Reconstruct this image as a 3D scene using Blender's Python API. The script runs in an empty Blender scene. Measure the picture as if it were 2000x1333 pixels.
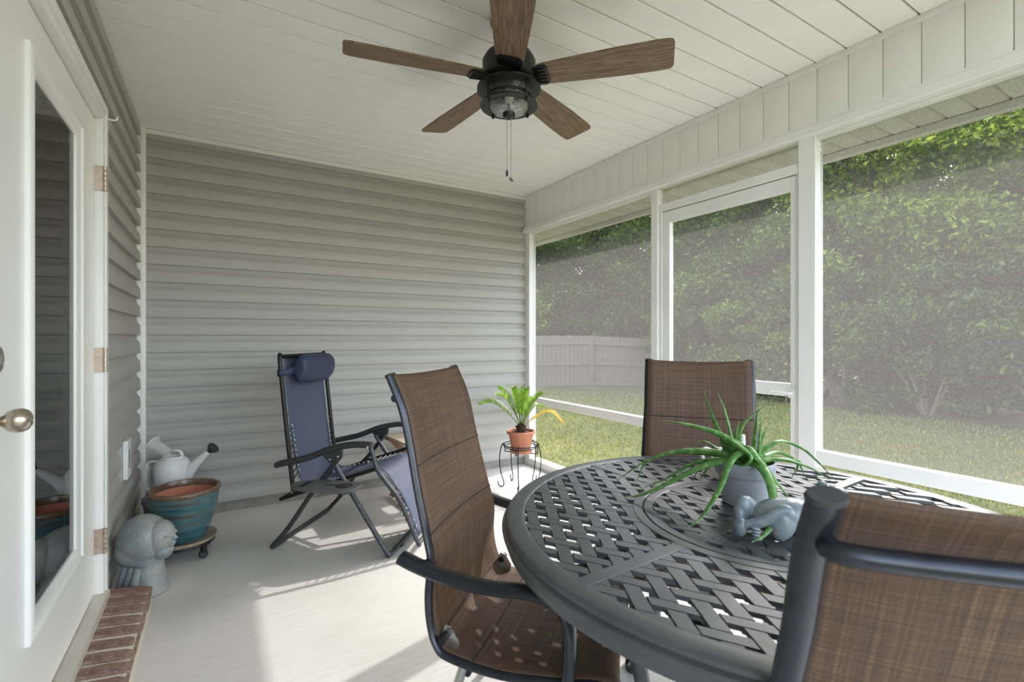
import bpy, bmesh, math, random
import numpy as np
from mathutils import Vector, Matrix, Euler
random.seed(7)
R = math.radians
S = bpy.context.scene
COL = S.collection

# ------------------------------------------------------------------ camera, world, sun, exposure
cam_d = bpy.data.cameras.new('camera'); cam = bpy.data.objects.new('camera', cam_d); COL.objects.link(cam)
cam.location = (0, 0, 1.2); cam.rotation_euler = (R(90), 0, R(-31.4))
cam_d.sensor_width = 36; cam_d.lens = 16.956; cam_d.shift_y = -0.00325
cam_d.clip_start = 0.02; cam_d.clip_end = 300
cam_d.dof.use_dof = True; cam_d.dof.focus_distance = 2.6; cam_d.dof.aperture_fstop = 4.5
S.camera = cam

SUN_DIR = Vector((-1.0, -0.26, -0.78)).normalized()
world = bpy.data.worlds.new('world'); S.world = world; world.use_nodes = True
wn = world.node_tree; wn.nodes.clear()
sky = wn.nodes.new('ShaderNodeTexSky'); sky.sky_type = 'NISHITA'; sky.sun_disc = False
sky.sun_elevation = R(37); sky.sun_rotation = R(75.4); sky.air_density = 1.0; sky.dust_density = 2.0
hs = wn.nodes.new('ShaderNodeHueSaturation'); hs.inputs['Saturation'].default_value = 0.62
bg = wn.nodes.new('ShaderNodeBackground'); bg.inputs['Strength'].default_value = 0.94
wo = wn.nodes.new('ShaderNodeOutputWorld')
wn.links.new(sky.outputs[0], hs.inputs['Color']); wn.links.new(hs.outputs[0], bg.inputs['Color']); wn.links.new(bg.outputs[0], wo.inputs[0])
sun_d = bpy.data.lights.new('sun', 'SUN'); sun_d.energy = 3.3; sun_d.angle = R(0.6); sun_d.color = (1.0, 0.975, 0.955)
sun = bpy.data.objects.new('sun', sun_d); COL.objects.link(sun)
sun.rotation_euler = SUN_DIR.to_track_quat('-Z', 'Y').to_euler(); sun.location = (14, 6, 12)
vs = S.view_settings
vs.view_transform = 'Standard'; vs.look = 'None'; vs.gamma = 1.0; vs.use_curve_mapping = False
vs.exposure = 0.80
S.cycles.max_bounces = 16; S.cycles.diffuse_bounces = 10; S.cycles.transparent_max_bounces = 16

# ------------------------------------------------------------------ materials
def srgb(r, g, b):
    c = lambda v: (v / 255 / 12.92) if v / 255 <= 0.04045 else ((v / 255 + 0.055) / 1.055) ** 2.4
    return (c(r), c(g), c(b), 1)
class NT:
    def __init__(s, name):
        s.m = bpy.data.materials.new(name); s.m.use_nodes = True; s.t = s.m.node_tree
        s.t.nodes.clear(); s.out = s.n('ShaderNodeOutputMaterial')
    def n(s, typ, **kw):
        nd = s.t.nodes.new(typ)
        for k, v in kw.items():
            if hasattr(nd, k) and not isinstance(v, tuple): setattr(nd, k, v)
        return nd
    def l(s, a, b): s.t.links.new(a, b)
    def coord(s, scale=(1, 1, 1), kind='Object', rot=(0, 0, 0)):
        tc = s.n('ShaderNodeTexCoord'); mp = s.n('ShaderNodeMapping')
        mp.inputs['Scale'].default_value = scale; mp.inputs['Rotation'].default_value = rot
        s.l(tc.outputs[kind], mp.inputs['Vector']); return mp.outputs[0]
    def noise(s, vec, scale, detail=4, rough=0.55):
        nn = s.n('ShaderNodeTexNoise'); nn.inputs['Scale'].default_value = scale
        nn.inputs['Detail'].default_value = detail; nn.inputs['Roughness'].default_value = rough
        if vec is not None: s.l(vec, nn.inputs['Vector'])
        return nn.outputs['Fac']
    def ramp(s, fac, stops):
        r = s.n('ShaderNodeValToRGB'); el = r.color_ramp.elements
        while len(el) < len(stops): el.new(0.5)
        for e, (p, c) in zip(el, stops): e.position = p; e.color = c
        s.l(fac, r.inputs[0]); return r.outputs[0]
    def mix(s, fac, a, b, mode='MIX'):
        m = s.n('ShaderNodeMix'); m.data_type = 'RGBA'; m.blend_type = mode
        for sock, v in ((m.inputs[0], fac), (m.inputs[6], a), (m.inputs[7], b)):
            if hasattr(v, 'links'): s.l(v, sock)
            else: sock.default_value = v
        return m.outputs[2]
    def bump(s, h, strength=0.2, dist=0.002):
        b = s.n('ShaderNodeBump'); b.inputs['Strength'].default_value = strength; b.inputs['Distance'].default_value = dist
        s.l(h, b.inputs['Height']); return b.outputs[0]
    def bsdf(s, color, rough=0.5, metal=0, normal=None, spec=0.5, **kw):
        p = s.n('ShaderNodeBsdfPrincipled')
        for k, v in (('Base Color', color), ('Roughness', rough), ('Metallic', metal), ('Specular IOR Level', spec)):
            if hasattr(v, 'links'): s.l(v, p.inputs[k])
            else: p.inputs[k].default_value = v
        for k, v in kw.items(): p.inputs[k.replace('_', ' ')].default_value = v
        if normal is not None: s.l(normal, p.inputs['Normal'])
        s.l(p.outputs[0], s.out.inputs[0]); return p
def speckle(name, col, col2, scale=20, rough=0.5, metal=0, bumpk=0.1, stretch=(1, 1, 1), bscale=None, spec=0.5, **kw):
    n = NT(name); v = n.coord(stretch)
    f = n.noise(v, scale); c = n.ramp(f, [(0.3, col), (0.7, col2)])
    nb = n.bump(n.noise(v, bscale or scale * 6, 3), bumpk, 0.002) if bumpk else None
    n.bsdf(c, rough, metal, nb, spec, **kw); return n.m
M = {}
M['siding'] = speckle('siding_grey', srgb(166, 163, 157), srgb(174, 171, 165), 3, 0.5, 0, 0.06, (1.5, 1.5, 60), 3, 0.4)
M['white'] = speckle('white_vinyl', srgb(226, 225, 220), srgb(233, 232, 228), 5, 0.38, 0, 0.03)
M['ceil'] = speckle('ceiling_vinyl', srgb(240, 238, 234), srgb(246, 244, 241), 4, 0.45, 0, 0.03)
M['gap'] = speckle('joint_shadow_channel', srgb(126, 124, 118), srgb(146, 144, 138), 9, 0.7, 0, 0)
M['paint'] = speckle('door_paint', srgb(228, 227, 222), srgb(232, 231, 227), 6, 0.32, 0, 0.03)
M['found'] = speckle('foundation_concrete', srgb(128, 124, 116), srgb(150, 146, 138), 14, 0.9, 0, 0.4)
M['sill'] = speckle('sill_metal', srgb(190, 186, 174), srgb(205, 201, 190), 8, 0.4, 0.3, 0.06)
M['nickel'] = speckle('brushed_nickel', srgb(176, 164, 148), srgb(196, 186, 172), 30, 0.28, 1.0, 0.05, (1, 1, 14))
M['hinge'] = speckle('hinge_steel', srgb(172, 156, 140), srgb(196, 182, 168), 40, 0.4, 0.8, 0.05)
M['black'] = speckle('black_metal', srgb(26, 26, 27), srgb(34, 34, 35), 40, 0.42, 0.3, 0.08)
M['blackplastic'] = speckle('black_plastic', srgb(44, 45, 46), srgb(56, 57, 58), 60, 0.55, 0, 0.15)
M['steel'] = speckle('chrome_steel', srgb(186, 184, 180), srgb(206, 204, 200), 30, 0.25, 0.9, 0.03)
M['tubegrey'] = speckle('grey_tube', srgb(66, 68, 72), srgb(82, 84, 88), 40, 0.36, 0.5, 0.05)
M['tablemetal'] = speckle('cast_metal', srgb(74, 77, 79), srgb(84, 87, 88), 25, 0.36, 0.3, 0.10, bscale=420, spec=0.8)
M['chairframe'] = speckle('chair_frame', srgb(44, 46, 52), srgb(56, 58, 63), 30, 0.27, 0.5, 0.05, bscale=300)
M['navy'] = speckle('navy_textilene', srgb(60, 67, 88), srgb(74, 82, 102), 240, 0.7, 0, 0.3)
M['navyp'] = speckle('navy_pillow', srgb(38, 46, 72), srgb(50, 58, 84), 30, 0.55, 0, 0.15)
M['terra'] = speckle('terracotta', srgb(176, 112, 84), srgb(196, 132, 102), 12, 0.85, 0, 0.2)
M['soil'] = speckle('soil', srgb(46, 34, 26), srgb(80, 60, 44), 60, 0.95, 0, 0.9)
M['greyceramic'] = speckle('grey_glazed_ceramic', srgb(150, 152, 156), srgb(160, 162, 166), 6, 0.12, 0, 0.02)
M['whiteplastic'] = speckle('white_plastic', srgb(214, 214, 210), srgb(226, 226, 222), 8, 0.4, 0, 0.04)
M['whiteceramic'] = speckle('white_ceramic', srgb(232, 234, 228), srgb(242, 243, 238), 8, 0.25, 0, 0.02)
M['bluepot'] = speckle('grey_blue_clay', srgb(120, 124, 130), srgb(146, 148, 150), 14, 0.7, 0, 0.15)
M['wood'] = speckle('table_wood', srgb(120, 88, 70), srgb(150, 114, 92), 6, 0.55, 0, 0.15, (30, 30, 2))
M['woodtop'] = speckle('table_top_wood', srgb(176, 160, 140), srgb(196, 182, 162), 6, 0.5, 0, 0.1, (3, 40, 3))
M['cork'] = speckle('saucer_clay', srgb(150, 136, 116), srgb(176, 160, 138), 60, 0.9, 0, 0.4)
M['bark'] = speckle('bark', srgb(96, 84, 72), srgb(140, 128, 114), 6, 0.9, 0, 0.8, (3, 3, 0.6))
M['fence'] = speckle('weathered_fence', srgb(112, 103, 95), srgb(138, 127, 117), 4, 0.9, 0, 0.3, (20, 20, 1.2))
M['inner'] = speckle('interior_wall', srgb(150, 160, 150), srgb(164, 174, 164), 3, 0.9, 0, 0)
M['red'] = speckle('red_paint', srgb(170, 50, 48), srgb(190, 66, 60), 8, 0.5, 0, 0)
M['seamcord'] = speckle('seam_cord', srgb(46, 36, 30), srgb(62, 50, 42), 60, 0.8, 0, 0.1)
M['traygrey'] = speckle('tray_plastic', srgb(78, 79, 80), srgb(90, 91, 91), 60, 0.5, 0, 0.15)
M['mortar'] = speckle('mortar', srgb(178, 172, 156), srgb(198, 192, 176), 40, 0.95, 0, 0.6)

def m_floor():
    n = NT('broomed_concrete')
    v = n.coord((1, 1, 1)); st = n.coord((2.2, 60, 1), rot=(0, 0, R(8)))
    big = n.noise(v, 1.6, 5, 0.6); streak = n.noise(st, 1.6, 4, 0.6); fine = n.noise(v, 220, 2)
    c = n.ramp(big, [(0.3, srgb(188, 185, 178)), (0.55, srgb(204, 202, 197)), (0.75, srgb(210, 209, 206))])
    c = n.mix(0.35, c, n.ramp(streak, [(0.35, srgb(184, 180, 171)), (0.65, srgb(211, 209, 205))]))
    c = n.mix(0.10, c, n.ramp(fine, [(0.3, srgb(150, 146, 138)), (0.6, srgb(220, 218, 212))]))
    sc = n.noise(n.coord((4, 4, 1)), 9, 2); c = n.mix(n.ramp(sc, [(0.74, (0, 0, 0, 1)), (0.78, (0.5, 0.5, 0.5, 1))]), c, srgb(150, 140, 124))
    hh = n.mix(0.5, streak, fine)
    n.bsdf(c, 0.75, 0, n.bump(hh, 0.25, 0.002), 0.3); return n.m
M['floor'] = m_floor()

def m_brick():
    n = NT('worn_brick'); v = n.coord((1, 1, 1), 'Object')
    oi = n.n('ShaderNodeObjectInfo')
    f = n.noise(v, 22, 5, 0.65); g = n.noise(v, 90, 3)
    c = n.ramp(f, [(0.28, srgb(98, 78, 68)), (0.5, srgb(126, 104, 93)), (0.72, srgb(146, 127, 116))])
    c = n.mix(n.ramp(g, [(0.56, (0, 0, 0, 1)), (0.70, (0.3, 0.3, 0.3, 1))]), c, srgb(184, 170, 158))
    c = n.mix(oi.outputs['Random'], c, n.mix(0.4, c, srgb(112, 86, 74)))
    n.bsdf(c, 0.92, 0, n.bump(g, 0.6, 0.003), 0.2); return n.m
M['brick'] = m_brick()

def m_blade():
    n = NT('blade_wood'); v = n.coord((2.0, 34, 10))
    f = n.noise(v, 3.0, 6, 0.7); g = n.noise(n.coord((5, 160, 20)), 2.5, 4, 0.7)
    c = n.ramp(f, [(0.3, srgb(92, 72, 55)), (0.48, srgb(130, 108, 86)), (0.7, srgb(158, 138, 116))])
    c = n.mix(n.ramp(g, [(0.42, (0.75, 0.75, 0.75, 1)), (0.56, (0, 0, 0, 1))]), c, srgb(84, 62, 44))
    n.bsdf(c, 0.55, 0, n.bump(g, 0.15, 0.001), 0.4); return n.m
M['blade'] = m_blade()

def m_sling():
    n = NT('brown_sling')
    a = n.noise(n.coord((210, 2.5, 1), 'UV'), 1.0, 3, 0.65); b = n.noise(n.coord((3.0, 230, 1), 'UV'), 1.0, 3, 0.65)
    w = n.noise(n.coord((900, 700, 1), 'UV'), 1.0, 1)
    f = n.mix(0.5, a, b); c = n.ramp(f, [(0.36, srgb(48, 38, 34)), (0.47, srgb(84, 64, 50)), (0.56, srgb(112, 86, 64)), (0.66, srgb(150, 118, 86))])
    c = n.mix(0.35, c, n.ramp(w, [(0.4, srgb(40, 32, 30)), (0.6, srgb(140, 108, 82))]))
    p = n.n('ShaderNodeBsdfPrincipled'); n.l(c, p.inputs['Base Color']); p.inputs['Roughness'].default_value = 0.65
    n.l(n.bump(w, 0.35, 0.001), p.inputs['Normal'])
    tr = n.n('ShaderNodeBsdfTranslucent'); n.l(c, tr.inputs['Color'])
    mx = n.n('ShaderNodeMixShader'); mx.inputs[0].default_value = 0.22
    n.l(p.outputs[0], mx.inputs[1]); n.l(tr.outputs[0], mx.inputs[2]); n.l(mx.outputs[0], n.out.inputs[0]); return n.m
M['sling'] = m_sling()

def m_screen(name, opac):
    n = NT(name)
    w = n.noise(n.coord((1, 320, 320)), 1.0, 1); k = n.ramp(w, [(0.35, (opac * 0.8,) * 3 + (1,)), (0.65, (min(1, opac * 1.2),) * 3 + (1,))])
    t = n.n('ShaderNodeBsdfTransparent'); d = n.n('ShaderNodeBsdfDiffuse'); d.inputs[0].default_value = srgb(84, 83, 81)
    u = n.n('ShaderNodeBsdfTranslucent'); u.inputs[0].default_value = srgb(122, 120, 117)
    a = n.n('ShaderNodeMixShader'); a.inputs[0].default_value = 0.55; n.l(d.outputs[0], a.inputs[1]); n.l(u.outputs[0], a.inputs[2])
    b = n.n('ShaderNodeMixShader'); n.l(k, b.inputs[0]); n.l(t.outputs[0], b.inputs[1]); n.l(a.outputs[0], b.inputs[2])
    n.l(b.outputs[0], n.out.inputs[0]); return n.m
M['screen'] = m_screen('insect_screen', 0.44)
M['screenlow'] = m_screen('less_hazy_screen', 0.14)  # same mesh, opacity lowered so the bottom panels carry less sun haze

def m_glass(name, tint=(0.86, 0.93, 0.90, 1), rough=0.0, refl=1.5):
    n = NT(name); t = n.n('ShaderNodeBsdfTransparent'); t.inputs[0].default_value = tint
    g = n.n('ShaderNodeBsdfGlossy'); g.inputs['Roughness'].default_value = rough
    fr = n.n('ShaderNodeFresnel'); fr.inputs[0].default_value = refl
    a = n.n('ShaderNodeMixShader'); n.l(fr.outputs[0], a.inputs[0]); n.l(t.outputs[0], a.inputs[1]); n.l(g.outputs[0], a.inputs[2])
    n.l(a.outputs[0], n.out.inputs[0]); return n.m
M['glass'] = m_glass('door_glass', (0.62, 0.76, 0.70, 1), 0.0, 2.8)
def m_clear():
    n = NT('clear_plastic'); t = n.n('ShaderNodeBsdfTransparent'); t.inputs[0].default_value = (0.96, 0.96, 0.95, 1)
    d = n.n('ShaderNodeBsdfPrincipled'); d.inputs['Base Color'].default_value = (0.85, 0.85, 0.83, 1); d.inputs['Roughness'].default_value = 0.15
    a = n.n('ShaderNodeMixShader'); a.inputs[0].default_value = 0.28; n.l(t.outputs[0], a.inputs[1]); n.l(d.outputs[0], a.inputs[2]); n.l(a.outputs[0], n.out.inputs[0]); return n.m
M['clearplastic'] = m_clear()
def m_seeded():
    n = NT('seeded_glass'); v = n.coord((1, 1, 1)); vo = n.n('ShaderNodeTexVoronoi'); vo.inputs['Scale'].default_value = 160; n.l(v, vo.inputs['Vector'])
    nb = n.bump(vo.outputs['Distance'], 0.8, 0.003)
    t = n.n('ShaderNodeBsdfTransparent'); t.inputs[0].default_value = (0.8, 0.82, 0.78, 1)
    g = n.n('ShaderNodeBsdfGlossy'); g.inputs['Roughness'].default_value = 0.08; n.l(nb, g.inputs['Normal'])
    fr = n.n('ShaderNodeLayerWeight'); fr.inputs[0].default_value = 0.45; n.l(nb, fr.inputs['Normal'])
    a = n.n('ShaderNodeMixShader'); n.l(fr.outputs['Facing'], a.inputs[0]); n.l(t.outputs[0], a.inputs[1]); n.l(g.outputs[0], a.inputs[2])
    n.l(a.outputs[0], n.out.inputs[0]); return n.m
M['seeded'] = m_seeded()

def m_glaze():
    n = NT('banded_glaze')
    v = n.coord((1.5, 1.5, 16)); f = n.noise(v, 1.3, 5, 0.6); g = n.noise(n.coord((6, 6, 60)), 1.2, 3)
    c = n.ramp(f, [(0.30, srgb(28, 62, 74)), (0.42, srgb(44, 88, 100)), (0.52, srgb(70, 108, 112)), (0.60, srgb(92, 82, 64)), (0.70, srgb(50, 84, 92))])
    c = n.mix(0.3, c, n.ramp(g, [(0.35, srgb(30, 58, 68)), (0.65, srgb(96, 132, 130))]))
    n.bsdf(c, 0.13, 0, n.bump(g, 0.12, 0.002), 0.6); return n.m
M['glaze'] = m_glaze()
M['glazerim'] = speckle('brown_glaze', srgb(88, 66, 50), srgb(124, 104, 84), 18, 0.2, 0, 0.08)
def m_statue():
    n = NT('speckled_glaze'); v = n.coord((1, 1, 1)); f = n.noise(v, 300, 2); g = n.noise(v, 9, 4)
    c = n.ramp(g, [(0.3, srgb(104, 116, 124)), (0.6, srgb(142, 144, 138))])
    c = n.mix(n.ramp(f, [(0.58, (0, 0, 0, 1)), (0.70, (0.55, 0.55, 0.55, 1))]), c, srgb(206, 210, 208))
    n.bsdf(c, 0.38, 0, n.bump(f, 0.25, 0.001), 0.5); return n.m
M['statue'] = m_statue()
M['frog'] = speckle('celadon_glaze', srgb(84, 98, 108), srgb(138, 146, 142), 16, 0.32, 0, 0.1)

def m_leaf(name, stops, trans=0.4, rough=0.45, island=True, stretch=None):
    n = NT(name)
    if island:
        gi = n.n('ShaderNodeNewGeometry'); fac = gi.outputs['Random Per Island']
    else: fac = n.noise(n.coord(stretch or (1, 1, 1)), 30, 4)
    c = n.ramp(fac, stops)
    if island: c = n.mix(n.ramp(n.noise(n.coord((1, 1, 1)), 0.9, 3), [(0.42, (0, 0, 0, 1)), (0.62, (0.55, 0.55, 0.55, 1))]), c, n.mix(1.0, c, (1.55, 1.25, 0.7, 1), 'MULTIPLY'))
    p = n.n('ShaderNodeBsdfPrincipled'); n.l(c, p.inputs['Base Color']); p.inputs['Roughness'].default_value = rough
    tr = n.n('ShaderNodeBsdfTranslucent'); n.l(n.mix(0.5, c, n.mix(1.0, c, (2.6, 2.4, 1.2, 1), 'MULTIPLY')), tr.inputs['Color'])
    mx = n.n('ShaderNodeMixShader'); mx.inputs[0].default_value = trans
    n.l(p.outputs[0], mx.inputs[1]); n.l(tr.outputs[0], mx.inputs[2]); n.l(mx.outputs[0], n.out.inputs[0]); return n.m
M['leaf0'] = m_leaf('tree_leaf', [(0.0, srgb(26, 46, 16)), (0.5, srgb(54, 84, 30)), (1.0, srgb(112, 142, 58))], 0.45, 0.32)
M['leaf1'] = m_leaf('bright_leaf', [(0.0, srgb(40, 64, 20)), (0.5, srgb(92, 120, 44)), (1.0, srgb(166, 182, 84))], 0.5, 0.32)
M['bush'] = m_leaf('bush_leaf', [(0.0, srgb(28, 44, 20)), (0.5, srgb(56, 80, 36)), (1.0, srgb(112, 136, 66))], 0.42, 0.35)
M['grass'] = m_leaf('grass_blade', [(0.0, srgb(86, 96, 46)), (0.5, srgb(114, 122, 62)), (1.0, srgb(160, 156, 100))], 0.25)
M['aloe'] = m_leaf('aloe_flesh', [(0.3, srgb(72, 116, 58)), (0.55, srgb(98, 146, 74)), (0.72, srgb(160, 188, 132))], 0.22, 0.32, False, (2, 2, 2))
M['palm'] = m_leaf('palm_leaflet', [(0.0, srgb(64, 112, 34)), (0.6, srgb(98, 142, 44)), (1.0, srgb(150, 168, 62))], 0.32)
M['palmold'] = m_leaf('yellowed_palm_leaflet', [(0.0, srgb(172, 146, 46)), (1.0, srgb(200, 174, 74))], 0.3)
def m_lawn():
    n = NT('lawn_soil'); v = n.coord((1, 1, 1)); f = n.noise(v, 1.2, 6, 0.65); g = n.noise(v, 60, 3)
    c = n.ramp(f, [(0.3, srgb(88, 94, 58)), (0.55, srgb(108, 112, 72)), (0.75, srgb(134, 128, 90))])
    c = n.mix(0.4, c, n.ramp(g, [(0.35, srgb(70, 76, 46)), (0.65, srgb(146, 142, 100))]))
    n.bsdf(c, 0.95, 0, n.bump(g, 0.8, 0.03), 0.1); return n.m
M['lawn'] = m_lawn()

# ------------------------------------------------------------------ mesh helpers
def cr(pts, n):
    P = [Vector(p) for p in pts]; P = [2 * P[0] - P[1]] + P + [2 * P[-1] - P[-2]]; out = []
    for i in range(1, len(P) - 2):
        a, b, c, d = P[i - 1:i + 3]
        for k in range(n):
            t = k / n
            out.append(0.5 * (2 * b + (c - a) * t + (2 * a - 5 * b + 4 * c - d) * t * t + (3 * b - a - 3 * c + d) * t ** 3))
    out.append(P[-2]); return out
class MB:
    def __init__(s): s.v = []; s.f = []
    def add(s, vs_, fs):
        o = len(s.v); s.v += [tuple(q) for q in vs_]; s.f += [tuple(i + o for i in q) for q in fs]; return s
    def box(s, x0, x1, y0, y1, z0, z1):
        return s.add([(x, y, z) for z in (z0, z1) for y in (y0, y1) for x in (x0, x1)],
                     [(0, 2, 3, 1), (4, 5, 7, 6), (0, 1, 5, 4), (2, 6, 7, 3), (0, 4, 6, 2), (1, 3, 7, 5)])
    def bar(s, a, b, w, h, up=(0, 0, 1)):
        a = Vector(a); b = Vector(b); d = (b - a).normalized(); u = Vector(up)
        sd = d.cross(u)
        if sd.length < 1e-4: sd = d.cross(Vector((1, 0, 0)))
        sd.normalize(); u = sd.cross(d).normalized()
        q = [p + sd * i * w / 2 + u * j * h / 2 for p in (a, b) for i, j in ((-1, -1), (1, -1), (1, 1), (-1, 1))]
        return s.add(q, [(3, 2, 1, 0), (4, 5, 6, 7), (0, 1, 5, 4), (1, 2, 6, 5), (2, 3, 7, 6), (3, 0, 4, 7)])
    def tube(s, pts, rad, n=10, flat=None, up=(0, 0, 1), closed=False, cap=True):
        P = [Vector(p) for p in pts]; m = len(P); rs = rad if isinstance(rad, (list, tuple)) else [rad] * m
        rings = []; prev = None
        for i, p in enumerate(P):
            if closed: d = P[(i + 1) % m] - P[i - 1]
            else: d = P[min(i + 1, m - 1)] - P[max(i - 1, 0)]
            d.normalize()
            if prev is None:
                u = Vector(up); sd = d.cross(u)
                if sd.length < 1e-3: sd = d.cross(Vector((1, 0, 0)))
                sd.normalize()
            else:
                sd = prev - d * prev.dot(d); sd.normalize()
            prev = sd; u = sd.cross(d)
            fa, fb = flat or (1, 1)
            rings.append([p + sd * math.cos(2 * math.pi * k / n) * rs[i] * fa + u * math.sin(2 * math.pi * k / n) * rs[i] * fb for k in range(n)])
        vs_ = [q for r_ in rings for q in r_]; fs = []
        for i in range(m if closed else m - 1):
            j = (i + 1) % m
            for k in range(n): fs.append((i * n + k, i * n + (k + 1) % n, j * n + (k + 1) % n, j * n + k))
        if cap and not closed: fs += [tuple(range(n))[::-1], tuple(range((m - 1) * n, m * n))]
        return s.add(vs_, fs)
    def lathe(s, prof, n=32, c=(0, 0, 0), mat=None):
        vs_ = []; fs = []; m = len(prof)
        for r_, z in prof:
            for k in range(n):
                a = 2 * math.pi * k / n; q = Vector((r_ * math.cos(a), r_ * math.sin(a), z))
                if mat: q = mat @ q
                vs_.append(q + Vector(c))
        for i in range(m - 1):
            for k in range(n): fs.append((i * n + k, i * n + (k + 1) % n, (i + 1) * n + (k + 1) % n, (i + 1) * n + k))
        if prof[0][0] > 1e-5 and prof[-1][0] > 1e-5 and prof[0] == prof[-1]: pass
        else: fs += [tuple(range(n))[::-1], tuple(range((m - 1) * n, m * n))]
        return s.add(vs_, fs)
    def ell(s, c, rad, rot=(0, 0, 0), n=20, m=12):
        mt = Euler(rot).to_matrix(); vs_ = []; fs = []
        for i in range(m + 1):
            th = math.pi * i / m
            for k in range(n):
                a = 2 * math.pi * k / n
                vs_.append(Vector(c) + mt @ Vector((rad[0] * math.sin(th) * math.cos(a), rad[1] * math.sin(th) * math.sin(a), rad[2] * math.cos(th))))
        for i in range(m):
            for k in range(n): fs.append((i * n + k, (i + 1) * n + k, (i + 1) * n + (k + 1) % n, i * n + (k + 1) % n))
        return s.add(vs_, fs)
    def prism(s, poly, h0, h1, fn):
        n = len(poly); vs_ = [fn(a, b, h) for h in (h0, h1) for a, b in poly]
        return s.add(vs_, [tuple(range(n))[::-1], tuple(range(n, 2 * n))] + [(k, (k + 1) % n, n + (k + 1) % n, n + k) for k in range(n)])
    def mesh(s, name, mat, smooth=40):
        me = bpy.data.meshes.new(name); me.from_pydata(s.v, [], s.f)
        bm = bmesh.new(); bm.from_mesh(me); bmesh.ops.remove_doubles(bm, verts=bm.verts, dist=1e-6)
        bmesh.ops.recalc_face_normals(bm, faces=bm.faces); bm.to_mesh(me); bm.free()
        me.materials.append(M[mat])
        if smooth:
            me.polygons.foreach_set('use_smooth', [True] * len(me.polygons)); me.set_sharp_from_angle(angle=R(smooth))
        me.update(); return me
    def build(s, name, mat, parent=None, smooth=40, bevel=0, loc=None, rot=None, solid=0, remesh=0, subsurf=0):
        o = bpy.data.objects.new(name, s.mesh(name, mat, smooth)); COL.objects.link(o); o.parent = parent
        if loc: o.location = loc
        if rot: o.rotation_euler = rot
        if solid:
            md = o.modifiers.new('solid', 'SOLIDIFY'); md.thickness = solid; md.offset = 0
        if remesh:
            md = o.modifiers.new('remesh', 'REMESH'); md.mode = 'VOXEL'; md.voxel_size = remesh; md.use_smooth_shade = True
            sm = o.modifiers.new('smooth', 'SMOOTH'); sm.factor = 0.5; sm.iterations = 6
        if bevel:
            md = o.modifiers.new('bevel', 'BEVEL'); md.width = bevel; md.segments = 2; md.limit_method = 'ANGLE'
        if subsurf:
            md = o.modifiers.new('sub', 'SUBSURF'); md.levels = subsurf; md.render_levels = subsurf
        return o
def link_mesh(name, me, parent=None, loc=None, rot=None):
    o = bpy.data.objects.new(name, me); COL.objects.link(o); o.parent = parent
    if loc is not None: o.location = loc
    if rot is not None: o.rotation_euler = rot
    return o
def tag(o, label=None, cat=None, group=None, kind=None):
    for k, v in (('label', label), ('category', cat), ('group', group), ('kind', kind)):
        if v: o[k] = v
    return o
def thing(name, label, cat, loc, rz=0, group=None):
    o = bpy.data.objects.new(name, None); COL.objects.link(o); o.empty_display_size = 0.05
    o.location = loc; o.rotation_euler = (0, 0, rz); return tag(o, label, cat, group)
def struct(name, loc=(0, 0, 0)):
    o = bpy.data.objects.new(name, None); COL.objects.link(o); o.location = loc; o['kind'] = 'structure'; return o

# ------------------------------------------------------------------ setting
XL, XR, YB, YF, ZC = -0.44, 2.5, 3.87, -0.75, 2.54
tag(MB().box(XL - 0.02, 2.63, YF, YB + 0.02, -0.25, 0).build('floor', 'floor'), kind='structure')
PITCH = 0.1143; Z0 = 0.075
LAP = [(0.0, 0.0), (0.0245, 0.0), (0.026, 0.003), (0.0238, 0.060), (0.0205, 0.068), (0.0105, 0.080), (0.0065, 0.090), (0.004, 0.1143), (0.0, 0.1143)]
def lap_mesh(length, h=PITCH):
    poly = [(a, min(b, h)) for a, b in LAP]
    return MB().prism(poly, 0, length, lambda a, b, t: (t, -a, b)).mesh('siding_plank', 'siding', 30)
wb = MB().box(XL - 0.1, 2.6, YB + 0.001, YB + 0.12, 0, 2.6).build('wall_back', 'siding'); tag(wb, kind='structure')
lm = lap_mesh(2.5 - XL - 0.002); top_i = int((ZC - Z0) / PITCH)
for i in range(top_i + 1):
    z = Z0 + i * PITCH; h = min(PITCH, ZC - 0.03 - z)
    link_mesh('siding_plank', lm if h >= PITCH - 1e-4 else lap_mesh(2.5 - XL, h), wb, (XL, YB, z))
tag(MB().box(XL, 2.5, YB - 0.004, YB + 0.001, 0, Z0 + 0.002).build('baseboard_back', 'found'), kind='structure')
wl = MB().box(XL - 0.1, XL - 0.001, 2.6, YB, 0, 2.6).box(XL - 0.1, XL - 0.001, YF, 1.26, 0, 2.6).box(XL - 0.1, XL - 0.001, 1.26, 2.6, 2.13, 2.6).build('wall_left', 'siding')
tag(wl, kind='structure')
CAS_Y, CAS_TOP = 2.632, 2.165
for y0, y1, zlo in ((CAS_Y, YB - 0.050, 0), (YF, CAS_Y, CAS_TOP), (YF, 1.22, 0)):
    ml = lap_mesh(y1 - y0)
    for i in range(top_i + 1):
        z = Z0 + i * PITCH; h = min(PITCH, ZC - 0.012 - z)
        if y0 == YF and y1 == CAS_Y and z + PITCH <= zlo + 0.02: continue
        if y1 == 1.22 and z + PITCH > CAS_TOP + 0.02: continue
        me = ml if h >= PITCH - 1e-4 else lap_mesh(y1 - y0, h)
        link_mesh('siding_plank', me, wl, (XL, y0, z), (0, 0, R(90)))
tag(MB().box(XL, XL + 0.004, CAS_Y, YB, 0, Z0 + 0.002).build('baseboard_left', 'found'), kind='structure')
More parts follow.
